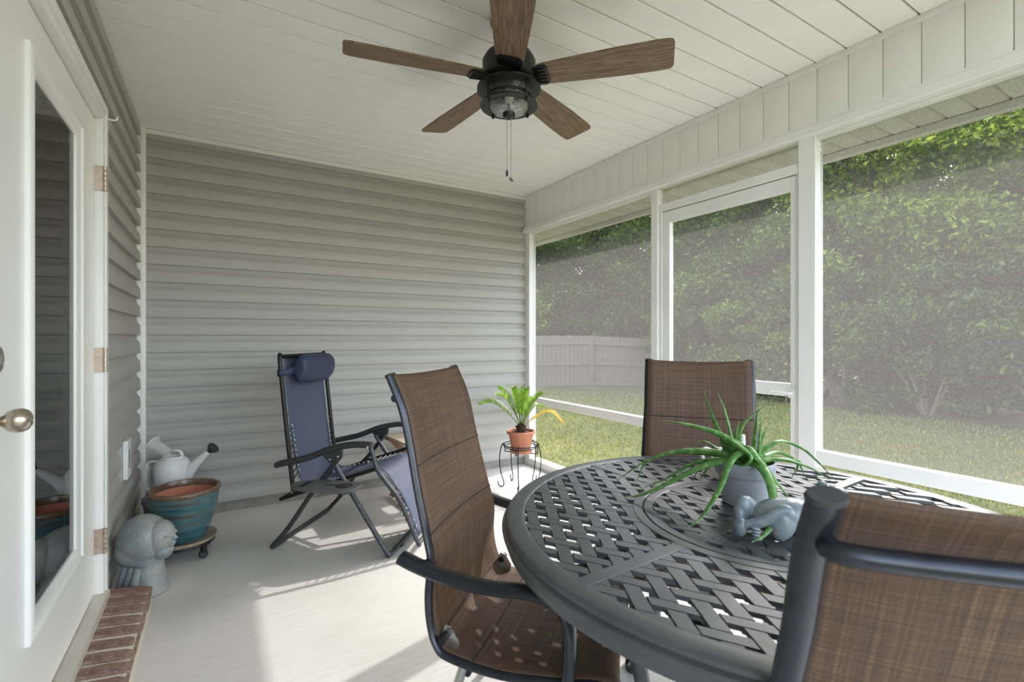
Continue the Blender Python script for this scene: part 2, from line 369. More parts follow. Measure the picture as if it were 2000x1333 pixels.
# white corner post and channel under the ceiling
t1 = MB().box(XL, XL + 0.050, YB - 0.034, YB, Z0, ZC).box(XL, XL + 0.034, YB - 0.050, YB, Z0, ZC).build('trim_1', 'white', bevel=0.002); tag(t1, kind='structure')
t2 = MB().box(XL, 2.5, YB - 0.032, YB, ZC - 0.032, ZC - 0.002).build('trim_2', 'white', bevel=0.002); tag(t2, kind='structure')
# ceiling planks running across the porch
ce = MB().box(XL - 0.1, 2.62, YF, YB + 0.1, ZC + 0.012, ZC + 0.06).build('ceiling', 'gap'); tag(ce, kind='structure')
CP = 0.1365
cprof = [(0.006, 0.010), (0.007, 0.003), (0.010, 0.0), (CP - 0.003, 0.0), (CP - 0.0005, 0.003), (CP, 0.010)]
cm = MB().prism(cprof, XL, 2.499, lambda a, b, t: (t, a, b)).mesh('ceiling_plank', 'ceil', 30)
k = 0; y = 0.825 - 16 * CP + 0.0
while y < YB - 0.03:
    if y > YF: link_mesh('ceiling_plank', cm if y + CP < YB else cm, ce, (0, y, ZC))
    y += CP
rf = MB().box(XL - 0.4, 2.99, YF - 0.3, YB + 3, 2.62, 2.70).build('sky_block_roof', 'found'); tag(rf, kind='structure')  # unseen slab added so the sky does not light the ceiling's top

# screened wall: beam with upright boards, header channel, posts
wr = MB().box(2.512, 2.62, YF, YB, 2.21, 2.6).build('wall_right', 'white'); tag(wr, kind='structure')
fprof = [(0.0, 0.008), (0.003, 0.002), (0.007, 0.0), (CP - 0.002, 0.0), (CP - 0.001, 0.003), (CP - 0.001, 0.012), (0.0, 0.012)]
fm = MB().prism(fprof, 2.24, ZC - 0.022, lambda a, b, t: (2.5 + b, a, t)).mesh('beam_board', 'white', 30)
y = 0.825 - 11 * CP
while y < YB - 0.02:
    link_mesh('beam_board', fm, wr, (0, y, 0)); y += CP
MB().box(2.482, 2.505, YF, YB - 0.02, ZC - 0.024, ZC - 0.001).build('beam_top_channel', 'white', wr, bevel=0.002)
hd = MB().prism([(2.505, 2.252), (2.487, 2.252), (2.484, 2.240), (2.470, 2.232), (2.470, 2.198), (2.475, 2.192), (2.60, 2.192), (2.60, 2.21), (2.505, 2.21)], YF, YB - 0.02, lambda a, b, t: (a, t, b)).build('header_channel', 'white', wr, 30)
def post(y0, y1, x1=2.575):
    p = MB().box(2.5, x1, y0, y1, 0.0, 2.195).build('post', 'white', wr, bevel=0.003)
    b = MB().box(2.512, x1 - 0.012, y0 - 0.004, y0 + 0.001, 2.12, 2.19).build('bracket', 'white', p, bevel=0.001)
    MB().box(2.512, x1 - 0.012, y0 - 0.004, y0 + 0.001, 0.65, 0.70).build('bracket', 'white', p, bevel=0.001)
    m = MB()
    for zz in (2.14, 2.17, 0.665, 0.688): m.ell((2.54, y0 - 0.004, zz), (0.004, 0.002, 0.004), n=8, m=6)
    m.build('screw', 'steel', p)
post(3.785, YB - 0.005); post(2.238, 2.294); post(1.243, 1.325); post(-0.75, -0.69)
def bay(name, y0, y1, door=False):
    w = struct(name)
    MB().box(2.503, 2.60, y0, y1, 0.0, 0.066).build('sill', 'white', w, bevel=0.003)
    MB().box(2.508, 2.568, y0, y1, 0.582, 0.645).build('rail', 'white', w, bevel=0.003)
    MB().box(2.512, 2.566, y0, y1, 2.176, 2.195).build('head_rail', 'white', w, bevel=0.002)
    for z0, z1, mt in ((0.066, 0.582, 'screenlow'), (0.645, 2.176, 'screen')):
        MB().add([(2.548, y0, z0), (2.548, y1, z0), (2.548, y1, z1), (2.548, y0, z1)], [(0, 1, 2, 3)]).build('screen_mesh', mt, w, 0)
bay('window_1', 2.294, 3.785); bay('window_2', -0.69, 1.243)
# screen door bay
d2 = struct('door_2')
Y0, Y1 = 1.325, 2.238
MB().box(2.508, 2.568, Y0, Y1, 2.035, 2.085).build('transom_bar', 'white', d2, bevel=0.003)
MB().add([(2.548, Y0, 2.085), (2.548, Y1, 2.085), (2.548, Y1, 2.19), (2.548, Y0, 2.19)], [(0, 1, 2, 3)]).build('screen_mesh', 'screen', d2, 0)
for a, b in ((Y0, Y0 + 0.018), (Y1 - 0.03, Y1)): MB().box(2.512, 2.566, a, b, 0.0, 2.035).build('jamb', 'white', d2, bevel=0.003)
a, b = Y0 + 0.02, Y1 - 0.032
MB().box(2.518, 2.556, a, a + 0.03, 0.03, 2.03).build('stile', 'white', d2, bevel=0.004)
MB().box(2.518, 2.556, b - 0.055, b, 0.03, 2.03).build('stile', 'white', d2, bevel=0.004)
MB().box(2.518, 2.556, a + 0.03, b - 0.055, 1.955, 2.03).build('top_rail', 'white', d2, bevel=0.004)
MB().box(2.518, 2.556, a + 0.03, b - 0.055, 0.895, 0.963).build('middle_rail', 'white', d2, bevel=0.004)
MB().box(2.518, 2.556, a + 0.03, b - 0.055, 0.03, 0.13).build('bottom_rail', 'white', d2, bevel=0.004)
for z0, z1, mt in ((0.13, 0.895, 'screenlow'), (0.963, 1.955, 'screen')):
    MB().add([(2.54, a + 0.03, z0), (2.54, b - 0.055, z0), (2.54, b - 0.055, z1), (2.54, a + 0.03, z1)], [(0, 1, 2, 3)]).build('screen_mesh', mt, d2, 0)
hn = MB().tube([(2.52, a + 0.02, 0.915), (2.485, a + 0.02, 0.915), (2.482, a + 0.03, 0.915), (2.482, a + 0.11, 0.915)], 0.007, 8).box(2.508, 2.52, a + 0.005, a + 0.035, 0.89, 0.94).build('handle', 'whiteplastic', d2)
MB().box(2.503, 2.60, Y0, Y1, 0.0, 0.028).build('threshold', 'sill', d2, bevel=0.003)
# outside soffit with vented panels, and the eave board
sf = MB().box(2.62, 2.95, YF - 0.3, YB + 3, 2.245, 2.27).build('eave_soffit', 'white'); tag(sf, kind='structure')
vent_n = NT('vented_vinyl')
_b = vent_n.n('ShaderNodeTexBrick'); _v = vent_n.coord((1, 1, 1))
_b.inputs['Scale'].default_value = 60; _b.inputs['Mortar Size'].default_value = 0.028; _b.offset = 0
_b.inputs['Color1'].default_value = srgb(220, 218, 211); _b.inputs['Color2'].default_value = srgb(212, 210, 203); _b.inputs['Mortar'].default_value = srgb(232, 230, 222)
vent_n.l(_v, _b.inputs['Vector']); vent_n.bsdf(_b.outputs['Color'], 0.45); M['vent'] = vent_n.m
sm1 = MB().prism([(0, 0.012), (0.006, 0.0), (0.10, 0.0), (0.106, 0.012)], 2.60, 2.93, lambda a, b, t: (t, a, b)).mesh('soffit_panel', 'white', 30)
sm2 = MB().prism([(0, 0.012), (0.006, 0.0), (0.10, 0.0), (0.106, 0.012)], 2.60, 2.93, lambda a, b, t: (t, a, b)).mesh('vented_soffit_panel', 'vent', 30)
y = YF - 0.2; i = 0
while y < YB + 2.9:
    link_mesh('soffit_panel', sm2 if i % 2 else sm1, sf, (0, y, 2.228)); y += 0.107; i += 1
ev = MB().box(2.915, 2.962, YF - 0.3, YB + 3, 2.19, 2.225).box(2.94, 2.962, YF - 0.3, YB + 3, 2.225, 2.62).build('eave_board', 'white', bevel=0.002); tag(ev, kind='structure')

# house door
d1 = struct('door_1')
XS = -0.43                                  # outer face of the slab
DY0, DY1, DZ0, DZ1 = 1.36, 2.56, 0.155, 2.095
GY0, GY1, GZ0, GZ1 = 1.80, 2.262, 0.45, 1.92
sl = MB().box(XS - 0.044, XS, DY0, GY0, DZ0, DZ1).box(XS - 0.044, XS, GY1, DY1, DZ0, DZ1).box(XS - 0.044, XS, GY0, GY1, DZ0, GZ0).box(XS - 0.044, XS, GY0, GY1, GZ1, DZ1).build('slab', 'paint', d1)
def frame_ring(m, y0, y1, z0, z1, prof):
    # prof: (inset from outer edge, x) list swept round the rectangle
    n = len(prof); vs_ = []
    for (sy, sz) in ((0, 0), (1, 0), (1, 1), (0, 1)):
        for ins, x in prof:
            vs_.append((x, (y0 + ins) if sy == 0 else (y1 - ins), (z0 + ins) if sz == 0 else (z1 - ins)))
    fs = [(c * n + k, c * n + k + 1, ((c + 1) % 4) * n + k + 1, ((c + 1) % 4) * n + k) for c in range(4) for k in range(n - 1)]
    return m.add(vs_, fs)
fr = frame_ring(MB(), GY0 - 0.062, GY1 + 0.062, GZ0 - 0.062, GZ1 + 0.062, [(0, XS), (0.001, XS + 0.010), (0.008, XS + 0.014), (0.020, XS + 0.015), (0.028, XS + 0.009), (0.044, XS + 0.008), (0.052, XS + 0.005), (0.060, XS + 0.002), (0.064, XS - 0.006)]).build('lite_frame', 'paint', sl, 30)
MB().box(XS - 0.010, XS - 0.004, GY0 - 0.002, GY1 + 0.002, GZ0 - 0.002, GZ1 + 0.002).build('pane', 'glass', sl)
cs = MB().box(XS - 0.08, -0.40, 2.566, CAS_Y, 0.0, CAS_TOP).box(XS - 0.08, -0.40, 1.28, 1.354, 0.0, CAS_TOP).box(XS - 0.08, -0.40, 1.354, 2.566, 2.101, CAS_TOP).build('casing', 'paint', d1, bevel=0.004)
MB().box(-0.402, -0.394, 2.590, CAS_Y, 0.1, CAS_TOP).box(-0.402, -0.394, 1.28, 2.590, 2.125, CAS_TOP).build('casing_bead', 'paint', cs, bevel=0.003)
MB().box(XS - 0.08, -0.383, 1.28, 2.60, 0.118, 0.150).build('threshold', 'sill', d1, bevel=0.003)
for zz in (1.853, 1.109, 0.365):
    h = MB().box(XS - 0.002, -0.399, 2.560, 2.573, zz - 0.05, zz + 0.05).build('hinge', 'hinge', d1)
    m = MB()
    for q in range(5): m.tube([(-0.394, 2.563, zz - 0.05 + q * 0.0205), (-0.394, 2.563, zz - 0.05 + q * 0.0205 + 0.018)], 0.0085, 10)
    m.build('knuckle', 'hinge', h)
    m = MB()
    for q in (-0.03, 0.0, 0.03): m.ell((-0.3985, 2.5705, zz + q), (0.002, 0.0025, 0.0025), n=8, m=6)
    m.build('screw', 'steel', h)
kx = Matrix.Rotation(R(90), 3, 'Y')
kb = MB().lathe([(0.032, 0.0), (0.032, 0.006), (0.026, 0.010), (0.013, 0.013), (0.011, 0.030), (0.014, 0.034), (0.022, 0.040), (0.0265, 0.052), (0.0265, 0.062), (0.022, 0.072), (0.013, 0.078), (0.012, 0.0765), (0.001, 0.0765)], 32, (XS, 1.47, 1.018), kx).build('knob', 'nickel', d1)
MB().lathe([(0.008, 0.0), (0.008, 0.0785), (0.001, 0.079)], 16, (XS, 1.47, 1.018), kx).build('lock_cylinder', 'steel', kb)
db = MB().lathe([(0.032, 0.0), (0.032, 0.014), (0.029, 0.022), (0.014, 0.024), (0.001, 0.024)], 32, (XS, 1.487, 1.152), kx).build('deadbolt', 'nickel', d1)
MB().lathe([(0.013, 0.0), (0.013, 0.026), (0.011, 0.027), (0.001, 0.027)], 20, (XS, 1.487, 1.152), kx).build('lock_cylinder', 'steel', db)
# the dim room beyond the door
ir = struct('interior_room')
MB().box(-2.9, -2.85, -0.6, 4.4, 0.12, 2.5).box(-2.9, XL - 0.1, 4.35, 4.4, 0.12, 2.5).box(-2.9, XL - 0.1, -0.6, -0.55, 0.12, 2.5).box(-2.9, XL - 0.1, -0.6, 4.4, 2.5, 2.55).build('room_wall', 'inner', ir)
MB().box(-2.9, XL - 0.1, -0.6, 4.4, 0.08, 0.12).build('room_floor', 'wood', ir)

# brick step, bricks on edge
bs = MB().prism([(-0.44, 0), (-0.258, 0), (-0.256, 0.0955), (-0.44, 0.1235)], 0.3, 2.662, lambda a, b, t: (a, t, b)).build('brick_step', 'mortar'); tag(bs, 'low step of bricks on edge below the white house door', 'step')
def brick_mesh(w):
    m = MB(); n = 5; L = 0.165
    pts = []
    for i in range(n + 1):
        for j, (yy, zz) in enumerate(((0, 0), (w, 0), (w, 0.052), (w - 0.006, 0.058), (0.006, 0.058), (0, 0.052))):
            x = i / n * L; pts.append((x + random.uniform(-0.001, 0.001), yy + random.uniform(-0.0015, 0.0015), zz + random.uniform(-0.0018, 0.0015) - (0.006 if i == n and zz > 0.01 else 0)))
    fs = [(i * 6 + k, i * 6 + (k + 1) % 6, (i + 1) * 6 + (k + 1) % 6, (i + 1) * 6 + k) for i in range(n) for k in range(6)]
    m.add(pts, fs + [(0, 1, 2, 3, 4, 5), tuple(range(n * 6, n * 6 + 6))]); return m.mesh('brick', 'brick', 35)
bms = [brick_mesh(0.0625 + 0.003 * q) for q in range(3)]
y = 2.668
for i in range(28):
    link_mesh('brick', bms[i % 3], bs, (-0.415 + random.uniform(-0.002, 0.002), y - 0.070, 0.068 + random.uniform(-0.002, 0.002)), (0, R(9 + random.uniform(-1, 1)), R(random.uniform(-1.2, 1.2)))); y -= 0.0835
fm_ = MB().box(-0.262, -0.25, 0.3, 2.668, 0.0, 0.066).build('mortar_face', 'mortar', bs, bevel=0.004)

# ground outside
def gz(x, y): return -0.10 - 0.030 * max(0, min(12, x - 2.7))
m = MB(); nx, ny = 40, 40; xs = [-9 + 51 * i / nx for i in range(nx + 1)]; ys = [-22 + 66 * j / ny for j in range(ny + 1)]
m.add([(x, y, gz(x, y)) for y in ys for x in xs], [(j * (nx + 1) + i, j * (nx + 1) + i + 1, (j + 1) * (nx + 1) + i + 1, (j + 1) * (nx + 1) + i) for j in range(ny) for i in range(nx)])
tag(m.build('lawn', 'lawn'), kind='structure')
m = MB(); m.add([(x, y, gz(x, y) + 0.03) for x, y in ((11.2, -22), (40, -22), (40, 44), (-9, 44), (-9, 12.2), (10.6, 12.2), (12.4, 10.4), (11.7, 4))], [tuple(range(8))])
M['litter'] = speckle('leaf_litter', srgb(70, 62, 46), srgb(104, 92, 68), 6, 0.95, 0, 0.8)
tag(m.build('wood_floor_ground', 'litter'), kind='structure')
rng = np.random.default_rng(3)
def grass():
    N = 90000
    r_ = 2.2 + 10.5 * rng.random(N) ** 1.35; a = np.radians(rng.uniform(3, 84, N))
    x = r_ * np.sin(a) + 0.6; y = r_ * np.cos(a); ok = (x > 2.66) & (y < 11.2) & (y > -1.5); x, y = x[ok], y[ok]; N = len(x)
    z = -0.10 - 0.030 * np.clip(x - 2.7, 0, 12); ang = rng.uniform(0, 6.28, N); h = rng.uniform(0.015, 0.045, N) * (1 + 0.03 * r_[ok]); w = rng.uniform(0.002, 0.004, N) * (1 + 0.22 * r_[ok])
    lx = rng.normal(0, 0.014, N); ly = rng.normal(0, 0.014, N)
    V = np.empty((N, 3, 3)); V[:, 0] = np.c_[x - np.cos(ang) * w, y - np.sin(ang) * w, z]; V[:, 1] = np.c_[x + np.cos(ang) * w, y + np.sin(ang) * w, z]; V[:, 2] = np.c_[x + lx, y + ly, z + h]
    me = bpy.data.meshes.new('lawn_grass'); me.from_pydata(V.reshape(-1, 3).tolist(), [], np.arange(3 * N).reshape(-1, 3).tolist()); me.materials.append(M['grass'])
    return tag(link_mesh('lawn_grass', me), 'short green lawn grass outside the screened wall', 'grass', kind='stuff')
grass()

# ------------------------------------------------------------------ wooden fence and trees
fn = thing('wooden_fence', 'weathered wooden privacy fence with upright boards at the end of the lawn', 'fence', (9.84, 11.45, -0.43))
bmf = MB().prism([(0, 0), (0.137, 0), (0.137, 1.66), (0.117, 1.69), (0.02, 1.69), (0, 1.66)], 0, 0.018, lambda a, b, t: (a, t, b)).mesh('board', 'fence', 30)
def fence_run(p0, p1, drop):
    p0 = Vector(p0); p1 = Vector(p1); L = (p1 - p0).length; ang = math.atan2(p1.y - p0.y, p1.x - p0.x); n = int(L / 0.143)
    for i in range(n):
        q = p0 + (p1 - p0) * (i / n); link_mesh('board', bmf, fn, (q.x, q.y, drop * i / n + random.uniform(-0.01, 0.01)), (0, 0, ang))
    d = (p1 - p0).normalized(); nrm = Vector((d.y, -d.x, 0)) * (0.034 if d.x > 0 else -0.034)
    for zz in (0.22, 0.84, 1.46): MB().bar(p0 + nrm + Vector((0, 0, zz)), p1 + nrm + Vector((0, 0, zz + drop)), 0.04, 0.09).build('rail', 'fence', fn)
    for k in range(int(L / 2.4) + 1):
        q = p0 + d * min(k * 2.4, L) + nrm * 2.0; MB().box(-0.045, 0.045, -0.045, 0.045, -0.05, 1.6).build('fence_post', 'fence', fn, loc=(q.x, q.y, drop * min(k * 2.4, L) / L))
fence_run((0, 0, 0), (-3.9, 0.80, 0), 0.0); fence_run((0, 0, 0), (2.9, -0.78, 0), -0.15)

def leaf_cloud(name, mat, nclus, nleaf, rad, size, seed, flat=0.55, low=0.0):
    g = np.random.default_rng(seed); C = []
    while len(C) < nclus:
        p = g.uniform(-1, 1, 3); d = np.linalg.norm(p)
        if d < 1 and (d > 0.45 or g.random() < 0.3): C.append(p)
    C = np.array(C) * np.array(rad)
    cr_ = g.uniform(0.22, 0.42, nclus) * rad[0] * 0.62
    idx = g.integers(0, nclus, nleaf); P = C[idx] + g.normal(0, 1, (nleaf, 3)) * cr_[idx, None] * np.array([0.50, 0.50, 0.50 * flat])
    nrm = g.normal(0, 1, (nleaf, 3)); nrm[:, 2] += 0.7; nrm /= np.linalg.norm(nrm, axis=1)[:, None]
    t = np.cross(nrm, g.normal(0, 1, (nleaf, 3))); t /= np.linalg.norm(t, axis=1)[:, None]; b = np.cross(nrm, t)
    s = size * g.uniform(0.6, 1.3, nleaf)[:, None]
    V = np.empty((nleaf, 4, 3)); V[:, 0] = P - t * s; V[:, 1] = P + b * s * 0.45 + nrm * s * 0.1; V[:, 2] = P + t * s; V[:, 3] = P - b * s * 0.45 + nrm * s * 0.1
    me = bpy.data.meshes.new(name); me.from_pydata(V.reshape(-1, 3).tolist(), [], np.arange(4 * nleaf).reshape(-1, 4).tolist()); me.materials.append(M[mat]); return me
crowns = [leaf_cloud('foliage', mt, 92, 46000, (2.7, 2.7, 3.1), 0.072, sd) for mt, sd in (('leaf0', 11), ('leaf1', 12), ('leaf0', 13))]
bushes = [leaf_cloud('foliage', mt, 34, 22000, (1.5, 1.5, 1.45), 0.056, sd) for mt, sd in (('bush', 21), ('leaf1', 22))]
def trunk_mesh(seed, hh):
    g = random.Random(seed); m = MB()
    pts = [(g.uniform(-0.12, 0.12) * q, g.uniform(-0.12, 0.12) * q, hh * q / 5) for q in range(6)]
    m.tube(pts, [0.15, 0.12, 0.105, 0.085, 0.06, 0.03], 9)
    for b in range(9):
        q = g.randint(1, 4); p = Vector(pts[q]); a = g.uniform(0, 6.28); L = g.uniform(1.0, 2.1)
        e = p + Vector((math.cos(a) * L, math.sin(a) * L, g.uniform(0.5, 1.5))); md = (p + e) / 2 + Vector((g.uniform(-.2, .2), g.uniform(-.2, .2), 0.15))
        m.tube(cr([p, md, e], 3), [0.04 - 0.004 * z for z in range(7)], 6)
    return m.mesh('trunk', 'bark')
trunks = [trunk_mesh(s, 6.4) for s in (1, 2, 3)]
tree_spots = [(7.2, 15.2, 1.0), (10.2, 14.6, 0.95), (12.6, 13.0, 1.0), (13.8, 10.6, 1.0), (14.2, 8.0, 1.02), (14.0, 5.4, 0.98), (14.4, 2.8, 1.0), (14.0, 0.2, 1.0), (14.6, -2.6, 1.0), (9.0, 18.2, 1.2), (13.0, 16.8, 1.2), (16.8, 13.2, 1.25), (17.8, 9.2, 1.25), (17.8, 5.0, 1.25), (18.0, 0.8, 1.25), (4.6, 17.5, 1.15), (17.8, -3.6, 1.2)]
for i, (x, y, s) in enumerate(tree_spots):
    v = (0, 2, 0, 2, 0, 1, 1, 0, 1, 2, 0, 2, 1, 0, 1, 0, 2)[i]
    where = ' behind the wooden fence' if i in (0, 1, 2, 9, 10, 15) else (' in the back row of the wood' if i > 9 else ' at the front of the wood beyond the lawn')
    t = thing('tree', ('tall yellow-green leafy tree' if v == 1 else 'tall dark green leafy tree') + where, 'tree', (x, y, gz(x, y) - 0.02), R(random.uniform(0, 360)), ('yellow-green trees' if v == 1 else 'dark green trees') + where); t.scale = (s, s, s * random.uniform(0.95, 1.05))
    link_mesh('trunk', trunks[i % 3], t); link_mesh('foliage', crowns[v], t, (0, 0, 4.7))
bush_spots = [(13.9, 9.9, 1.2), (12.4, 9.0, 1.15), (12.3, 7.3, 1.05), (12.4, 5.6, 1.2), (12.1, 3.9, 1.1), (12.0, 2.2, 1.15), (11.8, 0.5, 1.1), (11.9, -1.2, 1.1), (6.4, 14.6, 1.3), (8.6, 14.2, 1.25), (10.8, 13.8, 1.3), (13.6, 6.6, 1.5), (13.4, 9.6, 1.5), (13.6, 3.4, 1.5), (13.4, 1.2, 1.5), (13.0, 11.8, 1.4), (13.5, -1.6, 1.5)] + [(15.6, -3 + 2.3 * q, 1.9) for q in range(7)] + [(5 + 2.6 * q, 15.9 - 0.25 * q, 1.8) for q in range(5)]
for i, (x, y, s) in enumerate(bush_spots):
    v = 1 if i in (2, 9, 12) else 0
    where = ' behind the wooden fence' if (8 <= i <= 10 or i > 23) else (' under the trees of the wood' if i > 10 else ' at the edge of the lawn')
    t = thing('shrub', ('dense dark green shrub', 'pale yellow-green shrub')[v] + where, 'shrub', (x, y, gz(x, y) - 0.02), R(random.uniform(0, 360)), ('dark shrubs' if v == 0 else 'pale shrubs') + where); t.scale = (s, s, s)
    m = MB()
    for q in range(5):
        aa = q * 1.3; m.tube([(0.05 * math.cos(aa), 0.05 * math.sin(aa), 0), (0.3 * math.cos(aa), 0.3 * math.sin(aa), 0.6), (0.7 * math.cos(aa), 0.7 * math.sin(aa), 1.3)], [0.03, 0.02, 0.008], 6)
    m.build('stem', 'bark', t); link_mesh('foliage', bushes[v], t, (0, 0, 1.32))

# ------------------------------------------------------------------ ceiling fan
FX, FY, FZ = 1.047, 1.74, 2.29
fan = thing('ceiling_fan', 'five-blade ceiling fan with weathered wood blades and black caged light', 'ceiling fan', (FX, FY, 0))
MB().lathe([(0.001, ZC), (0.075, ZC), (0.078, ZC - 0.02), (0.06, ZC - 0.05), (0.03, ZC - 0.06), (0.001, ZC - 0.06)], 32).build('canopy', 'black', fan)
MB().tube([(0, 0, ZC - 0.05), (0, 0, 2.38)], 0.016, 14).build('downrod', 'black', fan)
MB().lathe([(0.001, 2.405), (0.05, 2.40), (0.098, 2.385), (0.112, 2.36), (0.112, 2.305), (0.118, 2.30), (0.118, 2.285), (0.10, 2.268), (0.075, 2.262), (0.001, 2.262)], 40).build('motor_housing', 'black', fan)
bl = [(0.128, 0.052), (0.138, 0.056), (0.30, 0.067), (0.45, 0.075), (0.60, 0.078), (0.64, 0.076), (0.655, 0.070), (0.661, 0.056)]
poly = bl + [(a, -b) for a, b in reversed(bl)]
bme = MB().prism(poly, -0.003, 0.003, lambda a, b, t: (a, b, t)).mesh('blade', 'blade', 30)
ribs = MB().prism([(0.085, 0.030), (0.12, 0.050), (0.155, 0.054), (0.17, 0.042), (0.173, 0.0), (0.17, -0.042), (0.155, -0.054), (0.12, -0.050), (0.085, -0.030)], -0.010, -0.0035, lambda a, b, t: (a, b, t))
for q in range(5): ribs.bar((0.095, -0.028 + q * 0.014, -0.012), (0.160, -0.04 + q * 0.02, -0.012), 0.005, 0.006)
ime = ribs.mesh('blade_iron', 'black', 30)
for k in range(5):
    az = R(24.35 + 72 * k); rot = (Matrix.Rotation(az, 3, 'Z') @ Matrix.Rotation(R(-12), 3, 'X')).to_euler()
    b = link_mesh('blade', bme, fan, (0, 0, FZ), rot); link_mesh('blade_iron', ime, b)
# lamp cage
def ring(m, r0, r1, z0, z1): return m.lathe([(r0, z0), (r1, z0), (r1, z1), (r0, z1), (r0, z0)], 48)
ring(MB(), 0.088, 0.134, 2.242, 2.250).build('upper_ring', 'black', fan, 30)
ring(MB(), 0.088, 0.120, 2.172, 2.180).build('lower_ring', 'black', fan, 30)
ring(MB(), 0.0925, 0.097, 2.206, 2.214).build('middle_ring', 'black', fan, 30)
MB().lathe([(0.001, 2.262), (0.09, 2.262), (0.096, 2.250), (0.001, 2.248)], 40).build('fitter_plate', 'black', fan)
for k in range(4):
    a = R(10 + 90 * k); c, s_ = math.cos(a), math.sin(a)
    MB().tube([(0.107 * c, 0.107 * s_, 2.167), (0.107 * c, 0.107 * s_, 2.256)], 0.0045, 8).build('cage_rod', 'black', fan)
    MB().ell((0.107 * c, 0.107 * s_, 2.165), (0.007, 0.007, 0.007), n=10, m=8).build('cage_nut', 'black', fan)
MB().lathe([(0.091, 2.248), (0.091, 2.188), (0.086, 2.172), (0.070, 2.154), (0.046, 2.144), (0.02, 2.140), (0.019, 2.143), (0.045, 2.147), (0.068, 2.157), (0.083, 2.174), (0.088, 2.188), (0.088, 2.248), (0.091, 2.248)], 40).build('glass_shade', 'seeded', fan)
for k in range(2):
    a = R(60 + 180 * k); x, y = 0.038 * math.cos(a), 0.038 * math.sin(a)
    bu = MB().lathe([(0.001, 2.25), (0.013, 2.25), (0.013, 2.215), (0.001, 2.215)], 16, (x, y, 0)).build('lamp_holder', 'hinge', fan)
    MB().lathe([(0.010, 2.216), (0.016, 2.203), (0.019, 2.19), (0.015, 2.177), (0.001, 2.172)], 16, (x, y, 0)).build('bulb', 'whiteceramic', bu)
MB().lathe([(0.001, 2.25), (0.007, 2.25), (0.007, 2.151), (0.026, 2.146), (0.026, 2.132), (0.022, 2.126), (0.001, 2.124)], 24).build('finial', 'black', fan)
for dx, dy, zb, rr in ((-0.006, 0.006, 1.905, 0.006), (0.008, -0.005, 1.872, 0.011)):
    ch = MB().tube([(dx, dy, 2.126), (dx, dy, zb)], 0.0014, 6)
    for q in range(40): ch.ell((dx, dy, zb + 0.004 + q * (2.14 - zb) / 40), (0.002, 0.002, 0.002), n=6, m=4)
    ch = ch.build('pull_chain', 'hinge', fan)
    if rr < 0.01: MB().lathe([(0.001, zb + 0.004), (0.004, zb), (0.006, zb - 0.012), (0.005, zb - 0.022), (0.001, zb - 0.025)], 14, (dx, dy, 0)).build('pull_knob', 'blackplastic', ch)
    else: MB().lathe([(0.001, 0.004), (0.009, 0.003), (0.011, 0), (0.009, -0.003), (0.001, -0.004)], 18, (dx, dy, zb - 0.006), Euler((R(58), 0, R(20))).to_matrix()).build('pull_knob', 'bark', ch)

# ------------------------------------------------------------------ patio table
TX, TY, TZ, TR = 1.238, 0.761, 0.72, 0.687
tb = thing('patio_table', 'round dark grey cast metal patio table with woven lattice top', 'table', (TX, TY, 0))
top = MB().lathe([(0.626, TZ - 0.001), (0.630, TZ + 0.001), (0.634, TZ + 0.0015), (0.668, TZ + 0.001), (0.674, TZ - 0.001), (0.678, TZ - 0.006), (0.678, TZ - 0.011), (0.675, TZ - 0.0135), (0.677, TZ - 0.016), (0.684, TZ - 0.017), (0.687, TZ - 0.021), (0.686, TZ - 0.026), (0.682, TZ - 0.030), (0.680, TZ - 0.042), (0.675, TZ - 0.056), (0.670, TZ - 0.062), (0.666, TZ - 0.060), (0.664, TZ - 0.020), (0.626, TZ - 0.014), (0.626, TZ - 0.001)], 144).build('tabletop_rim', 'tablemetal', tb, 45)
ring(MB(), 0.300, 0.326, TZ - 0.014, TZ + 0.0015).build('inner_ring', 'tablemetal', tb, 30, bevel=0.0015)
ring(MB(), 0.272, 0.296, TZ - 0.014, TZ + 0.0015).build('inner_ring', 'tablemetal', tb, 30, bevel=0.0015)
ring(MB(), 0.026, 0.045, TZ - 0.014, TZ + 0.001).build('umbrella_hole_ring', 'tablemetal', tb, 30)
for k in range(4):
    a = R(2.4 + 90 * k); d = Vector((math.cos(a), math.sin(a), 0))
    for r0, r1 in ((0.044, 0.274), (0.324, 0.632)): MB().bar(d * r0 + Vector((0, 0, TZ - 0.0055)), d * r1 + Vector((0, 0, TZ - 0.0055)), 0.033, 0.014).build('spoke', 'tablemetal', tb, 30, bevel=0.001)
PT = 0.062; dA = Vector((math.cos(R(60.4)), math.sin(R(60.4)), 0)); dB = Vector((math.cos(R(-58.2)), math.sin(R(-58.2)), 0))
OFF = Vector((-0.473 + 0.015, 0.391 - 0.03, 0))      # middle of one opening
sinab = abs(dA.x * dB.y - dA.y * dB.x)
